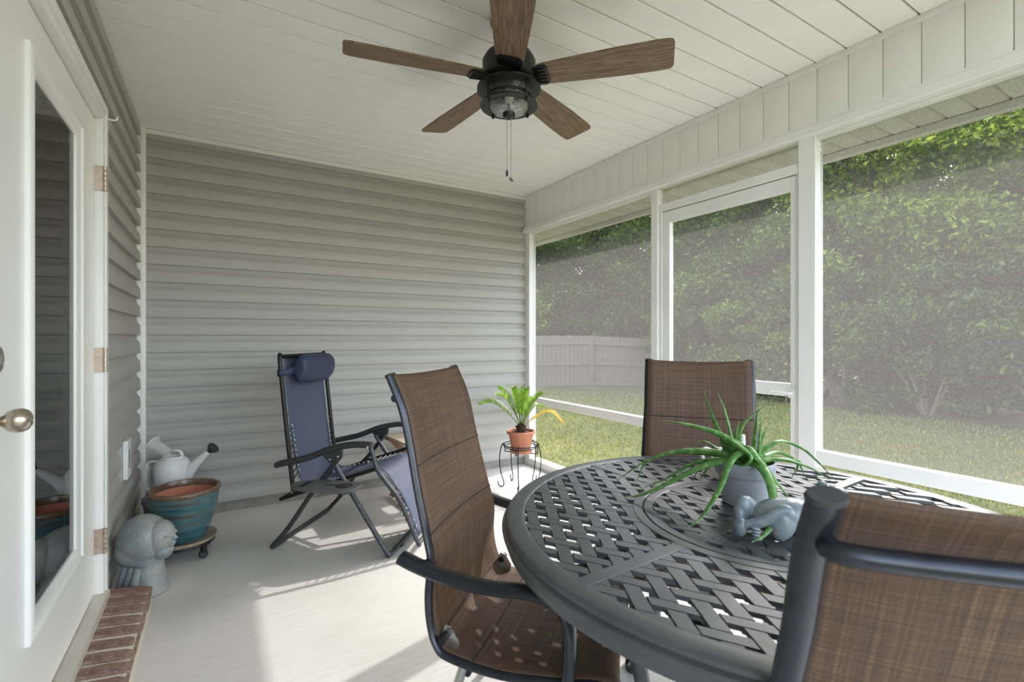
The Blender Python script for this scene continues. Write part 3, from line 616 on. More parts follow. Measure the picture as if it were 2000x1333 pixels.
def slat(p, d, other, wid, owid, sgn, parity):
    nrm = Vector((-d.y, d.x, 0)); out = []
    # chord pieces inside the two annuli
    b = p.dot(d); c0 = (p - d * b).length
    def chord(r_): return math.sqrt(r_ * r_ - c0 * c0) if r_ > c0 else 0
    ivs = []
    ro, ri, rc, rh = chord(0.640), chord(0.314), chord(0.284), chord(0.040)
    if ro > 0.01:
        ivs += [(-ro, -ri), (ri, ro)] if ri > 0 else [(-ro, ro)]
    if rc > 0.01: ivs += [(-rc, -rh), (rh, rc)] if rh > 0 else [(-rc, rc)]
    for t0, t1 in ivs:
        if t1 - t0 < 0.02: continue
        m = MB(); vs_ = []; a0, a1 = t0 - b, t1 - b; ts = [(a0, 0), (a1, 0)]
        hwx = owid / 2 / sinab
        for q in range(math.floor(a0 / PT) - 1, math.ceil(a1 / PT) + 1):
            tc = (q + 0.5) * PT
            if (q + parity + (0 if sgn > 0 else 1)) % 2 == 0:
                ts += [(tc - hwx - 0.004, 0), (tc - hwx - 0.0005, 1), (tc + hwx + 0.0005, 1), (tc + hwx + 0.004, 0)]
        ts = sorted(q for q in ts if a0 <= q[0] <= a1); n = len(ts) - 1
        for t, dip in ts:
            q = p + d * t; zz = TZ - 0.0048 - 0.0045 * dip
            for w, h in ((-1, -1), (1, -1), (1, 1), (-1, 1)): vs_.append(q + other * w * wid / 2 / sinab + Vector((0, 0, zz + h * (0.0048 if not dip else 0.004))))
        fs = [(i * 4 + k, i * 4 + (k + 1) % 4, i * 4 + 4 + (k + 1) % 4, i * 4 + 4 + k) for i in range(n) for k in range(4)]
        m.add(vs_, fs + [(0, 1, 2, 3), (n * 4, n * 4 + 1, n * 4 + 2, n * 4 + 3)]); m.build('lattice_slat', 'tablemetal', tb, 30)
# crossings sit at OFF + (i+.5)*PT*dA + (j+.5)*PT*dB
for j in range(-16, 17):
    p = OFF + dB * PT * (j + 0.5)
    # shift so that t = 0 is halfway between two crossings
    slat(p, dA, dB, 0.033 * sinab, 0.027 * sinab, 1, j % 2)
for i in range(-16, 17):
    p = OFF + dA * PT * (i + 0.5)
    slat(p, dB, dA, 0.027 * sinab, 0.033 * sinab, -1, i % 2)
for k in range(4):
    a = R(85 + 90 * k); d = Vector((math.cos(a), math.sin(a), 0))
    pts = [d * 0.52 + Vector((0, 0, 0.69)), d * 0.47 + Vector((0, 0, 0.60)), d * 0.40 + Vector((0, 0, 0.40)), d * 0.40 + Vector((0, 0, 0.18)), d * 0.50 + Vector((0, 0, 0.015))]
    lg = MB().tube(cr(pts, 6), [0.022] * 25, 10, (1.0, 0.75)).build('leg', 'tablemetal', tb)
    MB().lathe([(0.001, 0), (0.026, 0), (0.026, 0.012), (0.018, 0.02), (0.001, 0.02)], 16, tuple(d * 0.50)).build('foot', 'blackplastic', lg)
    MB().bar(d * 0.03 + Vector((0, 0, TZ - 0.022)), d * 0.60 + Vector((0, 0, TZ - 0.022)), 0.02, 0.018).build('support_bar', 'tablemetal', tb)
ring(MB(), 0.385, 0.40, 0.30, 0.315).build('stretcher_ring', 'tablemetal', tb, 30)

# ------------------------------------------------------------------ sling dining chairs
PROF = [(0.0, 1.092), (0.041, 1.00), (0.065, 0.90), (0.089, 0.79), (0.120, 0.667), (0.136, 0.60), (0.132, 0.515), (0.139, 0.446), (0.160, 0.392), (0.20, 0.366), (0.34, 0.350), (0.50, 0.364), (0.575, 0.376), (0.61, 0.370), (0.628, 0.345)]
def chair(label, loc, rz, tilt=0):
    t = thing('dining_chair', label, 'chair', (loc[0], loc[1], 0), rz)
    ct, st = math.cos(tilt), math.sin(tilt)
    def tl(x, z):
        dx, dz = x - 0.40, z - 0.35
        return (0.40 + dx * ct - dz * st, 0.35 + dx * st * 1.0 + dz * ct)
    path = [tuple(tl(a, b)) for a, b in PROF]; P3 = [(a, 0, b) for a, b in path]; sm = cr(P3, 6); n = len(sm)
    def hw(i):
        s_ = i / (n - 1); return 0.212 + 0.033 * min(1, max(0, (s_ - 0.15) / 0.45))
    for sg in (-1, 1):
        fr_ = MB().tube([(q.x, sg * hw(i), q.z) for i, q in enumerate(sm)], 0.02, 12, (0.62, 1.0), up=(0, 1, 0)).build('side_frame', 'chairframe', t)
        q = sm[0]; d = (sm[0] - sm[1]).normalized()
        MB().tube([(q.x, sg * 0.212, q.z), (q.x + d.x * 0.006, sg * 0.212, q.z + d.z * 0.006)], [0.0215, 0.019], 14, (0.66, 1.02), up=(0, 1, 0)).build('end_cap', 'blackplastic', fr_)
        # armrest
        ap = [(0.072, 0.622), (0.13, 0.604), (0.21, 0.588), (0.31, 0.580), (0.41, 0.585), (0.48, 0.575), (0.515, 0.535), (0.52, 0.45), (0.515, 0.385)]
        ap = cr([(tl(a, b)[0], sg * 0.278, tl(a, b)[1]) for a, b in ap], 4)
        MB().tube(ap, 0.02, 12, (1.35, 0.8), up=(0, 0, 1)).build('armrest', 'chairframe', t)
        bx, bz = tl(0.128, 0.60); MB().tube([(bx, sg * 0.24, bz), (bx - 0.01, sg * 0.275, bz)], 0.009, 10).build('arm_bolt', 'black', t)
        bx, bz = tl(0.515, 0.372); MB().tube([(bx, sg * 0.24, bz), (bx, sg * 0.283, bz + 0.012)], 0.011, 10).build('arm_bolt', 'black', t)
        gx, gz_ = tl(0.19, 0.40)
        g = MB().prism([(-0.022, -0.03), (0.024, -0.028), (0.026, -0.004), (0.002, 0.03), (-0.014, 0.034), (-0.026, 0.012)], -0.002, 0.002, lambda a, b, h: (gx + a, sg * (0.228) + h, gz_ + b)).build('gusset_plate', 'steel', t)
        MB().tube([(gx - 0.01, sg * 0.222, gz_ + 0.01), (gx - 0.01, sg * 0.262, gz_ + 0.01)], 0.010, 10).build('bolt', 'black', g)
        # legs
        a0 = tl(0.235, 0.352); a1 = tl(0.50, 0.352)
        MB().tube([(a0[0], sg * 0.235, a0[1]), (0.13, sg * 0.262, 0.008)], 0.0125, 12).build('leg', 'steel', t)
        MB().bar((a1[0], sg * 0.235, a1[1]), (0.545, sg * 0.255, 0.0), 0.026, 0.026, up=(1, 0, 0)).build('leg', 'chairframe', t)
        MB().tube([(0.131, sg * 0.262, 0.02), (0.13, sg * 0.262, 0.0)], 0.0155, 12).build('foot', 'blackplastic', t)
    # sling with stitched channels
    m = MB(); NW = 14; vs_ = []; idx0, idx1 = 0, n - 3
    seams = (0.20, 0.42, 0.565, 0.62)
    for i in range(idx0, idx1 + 1):
        s_ = i / (n - 1); q = sm[i]; d = (sm[min(i + 1, n - 1)] - sm[max(i - 1, 0)]).normalized(); nn_ = Vector((d.z, 0, -d.x))
        pin = sum(math.exp(-((s_ - a) / 0.006) ** 2) for a in seams) * 0.004
        for j in range(NW + 1):
            w = -1 + 2 * j / NW; sag = (1 - w * w) * 0.020
            pos = Vector((q.x, w * (hw(i) + 0.006), q.z)) + nn_ * (sag + pin * (1 - abs(w) ** 4) - 0.013)
            vs_.append(pos)
    rows = idx1 - idx0 + 1
    m.add(vs_, [(i * (NW + 1) + j, i * (NW + 1) + j + 1, (i + 1) * (NW + 1) + j + 1, (i + 1) * (NW + 1) + j) for i in range(rows - 1) for j in range(NW)])
    me = bpy.data.meshes.new('sling'); me.from_pydata([tuple(q) for q in m.v], [], m.f); me.materials.append(M['sling']); me.polygons.foreach_set('use_smooth', [True] * len(me.polygons))
    arc = [0.0]
    for i in range(1, rows): arc.append(arc[-1] + (sm[i + idx0] - sm[i + idx0 - 1]).length)
    uv = me.uv_layers.new(name='UVMap')
    for lp in me.loops:
        uv.data[lp.index].uv = ((lp.vertex_index % (NW + 1)) / NW * 0.48, arc[lp.vertex_index // (NW + 1)])
    slg_ = link_mesh('sling', me, t); md = slg_.modifiers.new('solid', 'SOLIDIFY'); md.thickness = 0.004; md.offset = 0
    for target in ((0.082, 0.84), (0.118, 0.67), (0.150, 0.40), (0.27, 0.355)):
        tt = tl(*target); row = min(range(rows), key=lambda i: (sm[i + idx0].x - tt[0]) ** 2 + (sm[i + idx0].z - tt[1]) ** 2)
        d = (sm[row + 1] - sm[max(row - 1, 0)]).normalized(); nn_ = Vector((d.z, 0, -d.x))
        MB().tube([Vector(vs_[row * (NW + 1) + j]) - nn_ * 0.0022 for j in range(NW + 1)], 0.0028, 6).build('seam', 'seamcord', slg_)
    def cross(fx, fz, rr, hw_, mt='chairframe'):
        a, b = tl(fx, fz); MB().tube([(a, -hw_, b), (a, hw_, b)], rr, 12).build('crossbar', mt, t)
    q0 = [tl(*q) for q in ((0.028, 1.03), (0.000, 1.028), (0.000, 1.028), (0.028, 1.03))]
    MB().tube(cr([(q0[k_][0], yy, q0[k_][1]) for k_, yy in enumerate((-0.205, -0.165, 0.165, 0.205))], 6), 0.0125, 12).build('crossbar', 'chairframe', t)
    cross(0.24, 0.325, 0.012, 0.235); cross(0.60, 0.35, 0.012, 0.245)
    return t
chair('brown sling dining chair with spots of light on its seat, nearest the blue recliner', (0.574, 1.472), R(-48.8))
chair('brown sling dining chair between the table and the screen door', (1.87, 1.437), R(-140.3))
chair('brown sling dining chair tilted back with its top crossbar facing outward', (0.771, 0.178), R(43.3), R(8))

# ------------------------------------------------------------------ aloe, frog, jug on the table
AL = (1.30, 0.84, TZ + 0.003)
ap = thing('potted_aloe', 'spreading aloe plant with long drooping leaves in a glossy grey pot', 'potted plant', AL)
pt = MB().lathe([(0.001, 0.0), (0.056, 0.0), (0.060, 0.004), (0.072, 0.082), (0.0725, 0.084), (0.0775, 0.085), (0.079, 0.088), (0.082, 0.122), (0.081, 0.125), (0.077, 0.125), (0.073, 0.105), (0.001, 0.105)], 48).build('pot', 'greyceramic', ap, 30)
MB().lathe([(0.001, 0.1052), (0.0735, 0.1052), (0.073, 0.109), (0.04, 0.114), (0.001, 0.115)], 32).build('soil', 'soil', ap)
ALOE = [
 [(-0.042,0.020,0.128),(-0.077,0.018,0.191),(-0.110,0.027,0.257),(-0.142,0.034,0.337)],
 [(-0.011,0.025,0.138),(-0.011,0.037,0.195),(-0.017,0.052,0.261),(-0.025,0.069,0.312)],
 [(-0.011,0.013,0.140),(0.016,0.021,0.210),(0.063,0.015,0.244),(0.131,-0.003,0.286)],
 [(0.025,-0.009,0.133),(0.032,-0.013,0.207),(0.039,-0.017,0.279)],
 [(0.019,-0.028,0.127),(0.015,-0.038,0.202),(0.019,-0.040,0.265)],
 [(0.059,-0.006,0.135),(0.076,-0.005,0.174),(0.099,-0.007,0.206)],
 [(-0.037,-0.018,0.161),(-0.118,-0.003,0.210),(-0.195,0.032,0.237),(-0.263,0.074,0.251)],
 [(-0.055,0.017,0.142),(-0.141,0.093,0.150),(-0.200,0.188,0.105),(-0.233,0.289,0.021)],
 [(-0.033,0.062,0.129),(-0.105,0.188,0.118),(-0.140,0.244,0.081),(-0.159,0.256,0.040),(-0.172,0.264,0.006)],
 [(-0.040,0.031,0.122),(-0.090,0.097,0.107),(-0.152,0.158,0.052),(-0.210,0.222,0.008)],
 [(-0.070,0.003,0.132),(-0.147,0.049,0.107),(-0.223,0.119,0.047),(-0.253,0.173,0.014),(-0.275,0.210,0.006)],
 [(-0.062,-0.038,0.161),(-0.128,-0.044,0.147),(-0.210,-0.064,0.085),(-0.272,-0.062,0.031),(-0.310,-0.050,0.006)],
 [(-0.076,0.007,0.186),(-0.086,-0.046,0.176),(-0.082,-0.072,0.157),(-0.093,-0.065,0.137),(-0.104,-0.047,0.129)],
 [(-0.034,-0.031,0.167),(-0.061,-0.085,0.143),(-0.059,-0.121,0.108),(-0.024,-0.154,0.045)],
 [(-0.031,-0.044,0.141),(-0.076,-0.111,0.121),(-0.129,-0.160,0.082),(-0.178,-0.189,0.045),(-0.217,-0.189,0.018),(-0.252,-0.180,0.006)],
 [(0.067,-0.011,0.139),(0.131,-0.027,0.168),(0.220,-0.046,0.139),(0.298,-0.058,0.085),(0.366,-0.076,0.023)],
 [(0.067,-0.011,0.124),(0.145,-0.011,0.130),(0.245,-0.002,0.099),(0.312,0.004,0.075)],
 [(0.041,-0.030,0.121),(0.081,-0.066,0.128),(0.146,-0.106,0.105),(0.206,-0.131,0.065)],
 [(-0.002,0.066,0.128),(0.007,0.108,0.142),(-0.006,0.139,0.153),(-0.028,0.164,0.129)],
 [(0.000,0.077,0.110),(-0.004,0.127,0.092),(-0.011,0.154,0.051),(-0.014,0.168,0.020)],
 [(0.007,0.073,0.113),(0.009,0.118,0.081),(0.006,0.144,0.043),(0.005,0.156,0.020)],
 [(0.099,-0.007,0.115),(0.252,-0.006,0.087),(0.269,-0.005,0.061),(0.262,0.011,0.026)],
 [(0.099,-0.007,0.119),(0.235,-0.019,0.096),(0.258,-0.022,0.074),(0.279,-0.023,0.037)],
 [(-0.032,0.003,0.145),(-0.043,-0.002,0.202),(-0.035,-0.007,0.239)]]
WID = [11, 11, 11, 10, 10, 8, 12, 13, 8, 11, 13, 11, 14, 12, 13, 9, 11, 12, 8, 6, 6, 6, 6, 7]
for pts, wd in zip(ALOE, WID):
    p0 = Vector(pts[0]); root = Vector((p0.x * 0.25, p0.y * 0.25, 0.106))
    c = cr([root] + pts, 7); m = len(c); w = wd / 1000 * 1.45
    MB().tube(c, [max(0.0012, w * (0.75 + 0.25 * math.sin(math.pi * min(1, q / (m * 0.4)))) * (1 - (q / (m - 1)) ** 2.2)) for q in range(m)], 10, (1.0, 0.55), up=(0.1, 0.05, 1)).build('leaf', 'aloe', ap)

fg = thing('frog_figurine', 'blue-grey glazed ceramic frog lying back with crossed legs before the aloe pot', 'figurine', (1.098, 0.695, TZ + 0.003), R(-31.4)); fg.scale = (1.15, 1.05, 1.1)
# local x runs from the feet to the head, y away from the camera
m = MB()
m.ell((0.075, 0.012, 0.040), (0.070, 0.045, 0.038), (0, R(-6), 0)); m.ell((0.14, 0.012, 0.045), (0.045, 0.040, 0.034), (0, R(-20), 0))
m.ell((0.178, 0.010, 0.075), (0.036, 0.036, 0.026), (0, R(-35), 0)); m.ell((0.172, -0.014, 0.098), (0.012, 0.012, 0.012)); m.ell((0.172, 0.034, 0.098), (0.012, 0.012, 0.012))
m.tube(cr([(0.055, -0.026, 0.022), (0.062, -0.034, 0.055), (0.050, -0.032, 0.062), (0.010, -0.030, 0.040), (-0.030, -0.022, 0.028)], 6), [0.0185 - 0.00035 * q for q in range(25)], 12)
m.ell((0.052, -0.034, 0.036), (0.026, 0.018, 0.036), (0, R(15), 0))
m.tube(cr([(0.04, 0.035, 0.03), (0.005, 0.030, 0.062), (-0.012, 0.020, 0.052), (-0.018, 0.006, 0.02)], 6), [0.017 - 0.0003 * q for q in range(19)], 12)
m.ell((-0.006, 0.022, 0.050), (0.018, 0.018, 0.030))
m.tube(cr([(0.13, -0.03, 0.05), (0.11, -0.052, 0.03), (0.09, -0.05, 0.012)], 5), 0.011, 10)
m.tube(cr([(0.14, 0.045, 0.05), (0.16, 0.06, 0.02), (0.18, 0.055, 0.010)], 5), 0.011, 10)
fb = m.build('body', 'frog', fg, 60, remesh=0.0024); fb.modifiers['smooth'].iterations = 3
for q in range(4):
    MB().ell((-0.006 + 0.001 * q, -0.038 - 0.0005 * q, 0.028 - q * 0.0068), (0.011, 0.007, 0.0040), (0, R(12), R(10)), 12, 8).build('toe', 'frog', fg)
MB().ell((-0.030, -0.020, 0.024), (0.015, 0.014, 0.020), (0, R(10), 0)).build('foot', 'frog', fg)
jg = thing('ceramic_jug', 'small white ceramic jug standing behind the aloe pot', 'jug', (1.465, 1.022, TZ + 0.003), R(-31.4))
MB().lathe([(0.001, 0), (0.030, 0), (0.040, 0.02), (0.044, 0.055), (0.036, 0.085), (0.028, 0.10), (0.025, 0.10), (0.032, 0.083), (0.040, 0.055), (0.001, 0.01)], 32).build('body', 'whiteceramic', jg)
MB().tube(cr([(0.036, 0, 0.03), (0.058, 0, 0.06), (0.066, 0, 0.10), (0.066, 0, 0.148)], 6), [0.010 - 0.0002 * q for q in range(19)], 12).build('spout', 'whiteceramic', jg)
MB().tube(cr([(-0.030, 0, 0.088), (-0.064, 0, 0.10), (-0.072, 0, 0.07), (-0.04, 0, 0.035)], 6), 0.007, 10).build('handle', 'whiteceramic', jg)

# ------------------------------------------------------------------ sago palm on wire stand
SX, SY = 2.10, 3.30
st = thing('plant_stand', 'black wire plant stand with curled feet in the corner of the porch', 'plant stand', (SX, SY, 0))
def hoop(m, r_, z, rad, n=40): return m.tube([(r_ * math.cos(2 * math.pi * k / n), r_ * math.sin(2 * math.pi * k / n), z) for k in range(n)], rad, 8, closed=True)
hoop(MB(), 0.146, 0.335, 0.0045).build('top_hoop', 'black', st); hoop(MB(), 0.136, 0.318, 0.004).build('lower_hoop', 'black', st)
for k in range(5):
    a = R(14 + 72 * k); c, s_ = math.cos(a), math.sin(a)
    pr = [(0.125, 0.318), (0.140, 0.345), (0.158, 0.332), (0.175, 0.24), (0.166, 0.12), (0.140, 0.03), (0.150, 0.006), (0.176, 0.007), (0.188, 0.03), (0.182, 0.045)]
    MB().tube(cr([(r_ * c, r_ * s_, z) for r_, z in pr], 5), 0.0042, 8).build('leg', 'black', st)
for k in range(2):
    a = R(40 + 90 * k); c, s_ = math.cos(a), math.sin(a)
    MB().tube(cr([(-0.14 * c, -0.14 * s_, 0.318), (-0.135 * c, -0.135 * s_, 0.285), (-0.12 * c, -0.12 * s_, 0.268), (0.12 * c, 0.12 * s_, 0.268), (0.135 * c, 0.135 * s_, 0.285), (0.14 * c, 0.14 * s_, 0.318)], 4), 0.004, 8).build('cradle_wire', 'black', st)
sp = thing('potted_sago_palm', 'young sago palm with one yellowed frond in a terracotta pot', 'potted plant', (SX, SY, 0.2725))
MB().lathe([(0.001, 0.0), (0.088, 0.0), (0.090, 0.018), (0.076, 0.018), (0.074, 0.020), (0.102, 0.148), (0.104, 0.15), (0.114, 0.152), (0.117, 0.158), (0.116, 0.172), (0.110, 0.176), (0.100, 0.172), (0.096, 0.15), (0.001, 0.15)], 40).build('pot', 'terra', sp, 30)
MB().lathe([(0.001, 0.1505), (0.098, 0.1505), (0.09, 0.158), (0.04, 0.168), (0.001, 0.17)], 24).build('soil', 'soil', sp)
cd = MB(); cd.ell((0, 0, 0.185), (0.038, 0.038, 0.036))
for q in range(40):
    a = random.uniform(0, 6.28); e = random.uniform(0.2, 1.4); d = Vector((math.cos(a) * math.cos(e), math.sin(a) * math.cos(e), math.sin(e)))
    cd.tube([Vector((0, 0, 0.185)) + d * 0.03, Vector((0, 0, 0.185)) + d * 0.052], [0.007, 0.002], 6)
cd.build('caudex', 'soil', sp)
def frond(az, reach, rise, droop, mat, ln):
    pts = cr([(0, 0, 0.2), (reach * 0.3, 0, 0.2 + rise * 0.55), (reach * 0.68, 0, 0.2 + rise), (reach, 0, 0.2 + rise - droop)], 9)
    fr_ = MB().tube(pts, [0.0035 - 0.00008 * q for q in range(len(pts))], 6).build('frond', mat, sp, rot=(0, 0, R(az)))
    m = MB(); n = len(pts)
    for i in range(7, n - 1):
        for u in (0.0, 0.5):
            p = pts[i].lerp(pts[i + 1], u); d = (pts[i + 1] - pts[i]).normalized(); up = Vector((-d.z, 0, d.x)); s_ = (i + u - 7) / (n - 8); L = ln * (0.45 + 0.55 * math.sin(math.pi * (0.15 + 0.8 * s_)))
            for sg in (-1, 1):
                e = p + (Vector((0, sg, 0)) * 0.72 + d * 0.55 + up * 0.42).normalized() * L; w = d * 0.0028
                md = p.lerp(e, 0.55) + up * 0.004
                m.add([p - w, p + w, md + w * 0.8, md - w * 0.8, e], [(0, 1, 2, 3), (3, 2, 4)])
    m.build('leaflets', mat, fr_, 0)
for az, reach, rise, droop, mt, ln in ((148, 0.34, 0.20, 0.02, 'palm', 0.085), (128, 0.20, 0.26, -0.05, 'palm', 0.08), (95, 0.12, 0.24, -0.07, 'palm', 0.08), (40, 0.14, 0.24, -0.06, 'palm', 0.08), (-10, 0.20, 0.22, -0.04, 'palm', 0.08), (-40, 0.34, 0.13, 0.09, 'palmold', 0.06), (-75, 0.16, 0.22, -0.02, 'palm', 0.08), (-110, 0.10, 0.24, -0.05, 'palm', 0.075), (175, 0.22, 0.25, -0.02, 'palm', 0.08), (-150, 0.10, 0.22, -0.05, 'palm', 0.075), (12, 0.25, 0.16, 0.02, 'palm', 0.075)):
    frond(az, reach, rise, droop, mt, ln)

# ------------------------------------------------------------------ zero-gravity recliner
rc = thing('reclining_chair', 'navy blue folding zero-gravity recliner with headrest pillow and side tray', 'recliner', (0.469, 3.264, 0), R(-39.7))
for sg in (-1, 1):
    MB().tube(cr([(-0.012, sg * 0.225, 1.09), (-0.008, sg * 0.243, 1.07), (0.03, sg * 0.245, 0.72), (0.08, sg * 0.245, 0.295)], 5), 0.0125, 12).build('back_tube', 'black', rc)
    MB().tube([(0.01, sg * 0.262, 0.272), (0.12, sg * 0.262, 0.312), (0.60, sg * 0.262, 0.473)], 0.0115, 12).build('seat_tube', 'black', rc)
    MB().tube(cr([(0.566, sg * 0.288, 0.60), (0.605, sg * 0.285, 0.473), (0.665, sg * 0.275, 0.385), (0.735, sg * 0.265, 0.285), (0.825, sg * 0.255, 0.075), (0.828, sg * 0.24, 0.06)], 5), 0.0125, 12).build('footrest_tube', 'tubegrey', rc)
    MB().tube(cr([(0.40, sg * 0.305, 0.545), (0.355, sg * 0.31, 0.49), (0.22, sg * 0.312, 0.315), (0.09, sg * 0.312, 0.13), (0.0, sg * 0.312, 0.03), (-0.012, sg * 0.296, 0.0145)], 5), 0.0135, 12).build('leg', 'blackplastic', rc)
    MB().tube(cr([(0.335, sg * 0.30, 0.535), (0.40, sg * 0.30, 0.435), (0.56, sg * 0.312, 0.20), (0.672, sg * 0.312, 0.03), (0.684, sg * 0.296, 0.0145)], 5), 0.0135, 12).build('leg', 'tubegrey', rc)
    arm = MB().tube(cr([(0.015, sg * 0.315, 0.476), (0.05, sg * 0.315, 0.492), (0.20, sg * 0.315, 0.528), (0.36, sg * 0.315, 0.588), (0.48, sg * 0.315, 0.612), (0.57, sg * 0.315, 0.612), (0.592, sg * 0.315, 0.602)], 5), [0.012, 0.018, 0.02, 0.02, 0.021] + [0.0215] * 20 + [0.022] * 3 + [0.021, 0.020, 0.015], 14, (1.25, 0.85)).build('armrest', 'blackplastic', rc)
    br = MB().prism([(0.29, 0.565), (0.42, 0.600), (0.415, 0.545), (0.385, 0.515), (0.345, 0.510), (0.315, 0.535)], -0.007, 0.007, lambda a, b, h: (a, sg * 0.318 + h, b)).build('arm_bracket', 'blackplastic', rc)
    m = MB()
    for a, b in ((0.345, 0.527), (0.392, 0.545)): m.ell((a, sg * 0.318 + sg * 0.007, b), (0.007, 0.004, 0.007), n=10, m=6)
    m.build('rivet', 'steel', br)
    m = MB(); m.ell((0.572, sg * 0.343, 0.605), (0.008, 0.004, 0.008), n=10, m=6); m.ell((0.60, sg * 0.276, 0.473), (0.008, 0.005, 0.008), n=10, m=6); m.ell((0.078, sg * 0.259, 0.31), (0.008, 0.004, 0.008), n=10, m=6)
    m.build('pivot_rivet', 'steel', rc)
    MB().tube([(0.35, sg * 0.30, 0.47), (0.25, sg * 0.27, 0.36)], 0.009, 10).build('brace', 'black', rc)
MB().tube([(-0.012, -0.228, 1.09), (-0.012, 0.228, 1.09)], 0.0125, 12).build('top_bar', 'black', rc)
MB().tube([(-0.012, -0.298, 0.0145), (-0.012, 0.298, 0.0145)], 0.0135, 12).build('floor_bar', 'blackplastic', rc)
MB().tube([(0.684, -0.298, 0.0145), (0.684, 0.298, 0.0145)], 0.0135, 12).build('floor_bar', 'tubegrey', rc)
MB().tube([(0.828, -0.242, 0.06), (0.828, 0.242, 0.06)], 0.0125, 12).build('footrest_bar', 'tubegrey', rc)
MB().tube([(0.01, -0.262, 0.272), (0.01, 0.262, 0.272)], 0.0115, 12).build('rear_bar', 'black', rc)
for yy in (-0.15, 0.15): MB().box(0.668, 0.70, yy - 0.02, yy + 0.02, 0.0, 0.006).build('floor_pad', 'blackplastic', rc)
sp_ = cr([(-0.012, 0, 1.085), (0.012, 0, 0.86), (0.05, 0, 0.55), (0.085, 0, 0.395), (0.15, 0, 0.345), (0.30, 0, 0.365), (0.48, 0, 0.42), (0.60, 0, 0.445), (0.67, 0, 0.37), (0.735, 0, 0.27), (0.815, 0, 0.085)], 6)
m = MB(); NW = 10; n = len(sp_)
for i, q in enumerate(sp_):
    for j in range(NW + 1):
        w = -1 + 2 * j / NW; m.v.append((q.x - 0.010 * (1 - w * w), w * 0.205, q.z - 0.018 * (1 - w * w) * (1 if 20 < i < 50 else 0.3)))
m.f = [(i * (NW + 1) + j, i * (NW + 1) + j + 1, (i + 1) * (NW + 1) + j + 1, (i + 1) * (NW + 1) + j) for i in range(n - 1) for j in range(NW)]
slg = m.build('sling', 'navy', rc, 60, solid=0.003)
tubes = [(-0.008, 1.07), (0.03, 0.72), (0.08, 0.31), (0.12, 0.312), (0.60, 0.473), (0.665, 0.385), (0.735, 0.285), (0.82, 0.09)]
for sg in (-1, 1):
    gm = MB(); lm_ = MB(); zz = []
    segs = [((0.03, 0.205, 0.70), (0.08, 0.205, 0.41), (0.03, 0.245, 0.72), (0.075, 0.245, 0.36), 10), ((0.18, 0.205, 0.348), (0.57, 0.205, 0.443), (0.18, 0.262, 0.332), (0.58, 0.262, 0.466), 12), ((0.66, 0.205, 0.385), (0.80, 0.205, 0.12), (0.67, 0.272, 0.378), (0.80, 0.257, 0.14), 9)]
    for a0, a1, b0, b1, k_ in segs:
        a0, a1, b0, b1 = map(Vector, (a0, a1, b0, b1)); pts = []
        for q in range(k_):
            u = (q + 0.5) / k_; a = a0.lerp(a1, u); b = b0.lerp(b1, (q + 1) / k_); g_ = Vector((a.x, sg * 0.193, a.z))
            gm.tube([g_ + Vector((0.006 * math.cos(th) + 0.004, 0.0, 0.006 * math.sin(th))) if abs(a1.z - a0.z) > abs(a1.x - a0.x) and False else g_ + Vector((0.004, 0.006 * math.cos(th), 0.006 * math.sin(th))) for th in [2 * math.pi * z_ / 10 for z_ in range(10)]], 0.0022, 6, closed=True)
            pts += [g_ + Vector((0.004, 0, 0)), Vector((b.x - 0.010, sg * (b.y + 0.004), b.z)), Vector((b.x + 0.010, sg * (b.y + 0.004), b.z - 0.004))]
        lm_.tube(pts, 0.0026, 6)
    tag(gm.build('grommets', 'steel', slg), kind='stuff'); lm_.build('lacing_cord', 'black', rc)
pw = MB(); rows = []
prof_p = [(0.024, 1.05), (0.048, 1.10), (0.085, 1.108), (0.118, 1.075), (0.122, 1.01), (0.100, 0.945), (0.062, 0.918), (0.036, 0.935), (0.022, 0.99)]
for j in range(13):
    w = -1 + 2 * j / 12; k_ = 1 - 0.25 * abs(w) ** 6; cx, cz = 0.07, 1.015
    for a, b in prof_p: pw.v.append((cx + (a - cx) * k_, w * 0.185, cz + (b - cz) * k_))
npf = len(prof_p)
pw.f = [(j * npf + k, j * npf + (k + 1) % npf, (j + 1) * npf + (k + 1) % npf, (j + 1) * npf + k) for j in range(12) for k in range(npf)] + [tuple(range(npf)), tuple(range(12 * npf, 13 * npf))]
pil = pw.build('headrest_pillow', 'navyp', rc, 60, subsurf=1)
for sg in (-1, 1):
    MB().add([(0.05, sg * 0.18, 1.03), (0.05, sg * 0.18, 0.99), (0.012, sg * 0.259, 0.975), (0.012, sg * 0.259, 1.015), (-0.016, sg * 0.255, 1.015), (-0.016, sg * 0.255, 0.975)], [(0, 1, 2, 3), (3, 2, 5, 4)]).build('strap', 'navyp', pil, solid=0.003)
# side tray; black plates paint the dark of its cup hole and slots
def tray_pts(k_, n=40): return [(0.37 + 0.19 * k_ * (abs(math.cos(t)) ** 0.8) * math.copysign(1, math.cos(t)), -0.405 + 0.085 * k_ * (abs(math.sin(t)) ** 0.8) * math.copysign(1, math.sin(t))) for t in [2 * math.pi * q / n for q in range(n)]]
tr = MB().prism(tray_pts(1), 0.395, 0.415, lambda a, b, h: (a, b, h)).build('side_tray', 'traygrey', rc, bevel=0.004)
MB().lathe([(0.001, 0.4152), (0.044, 0.4152), (0.044, 0.4164), (0.001, 0.4164)], 24, (0.475, -0.41, 0)).build('cup_hole_shade', 'black', tr)
MB().lathe([(0.040, 0.395), (0.037, 0.378), (0.001, 0.378), (0.001, 0.395)], 24, (0.475, -0.41, 0)).build('cup_well', 'blackplastic', tr)
MB().box(0.245, 0.272, -0.46, -0.36, 0.4152, 0.4164).build('phone_slot_shade', 'black', tr)
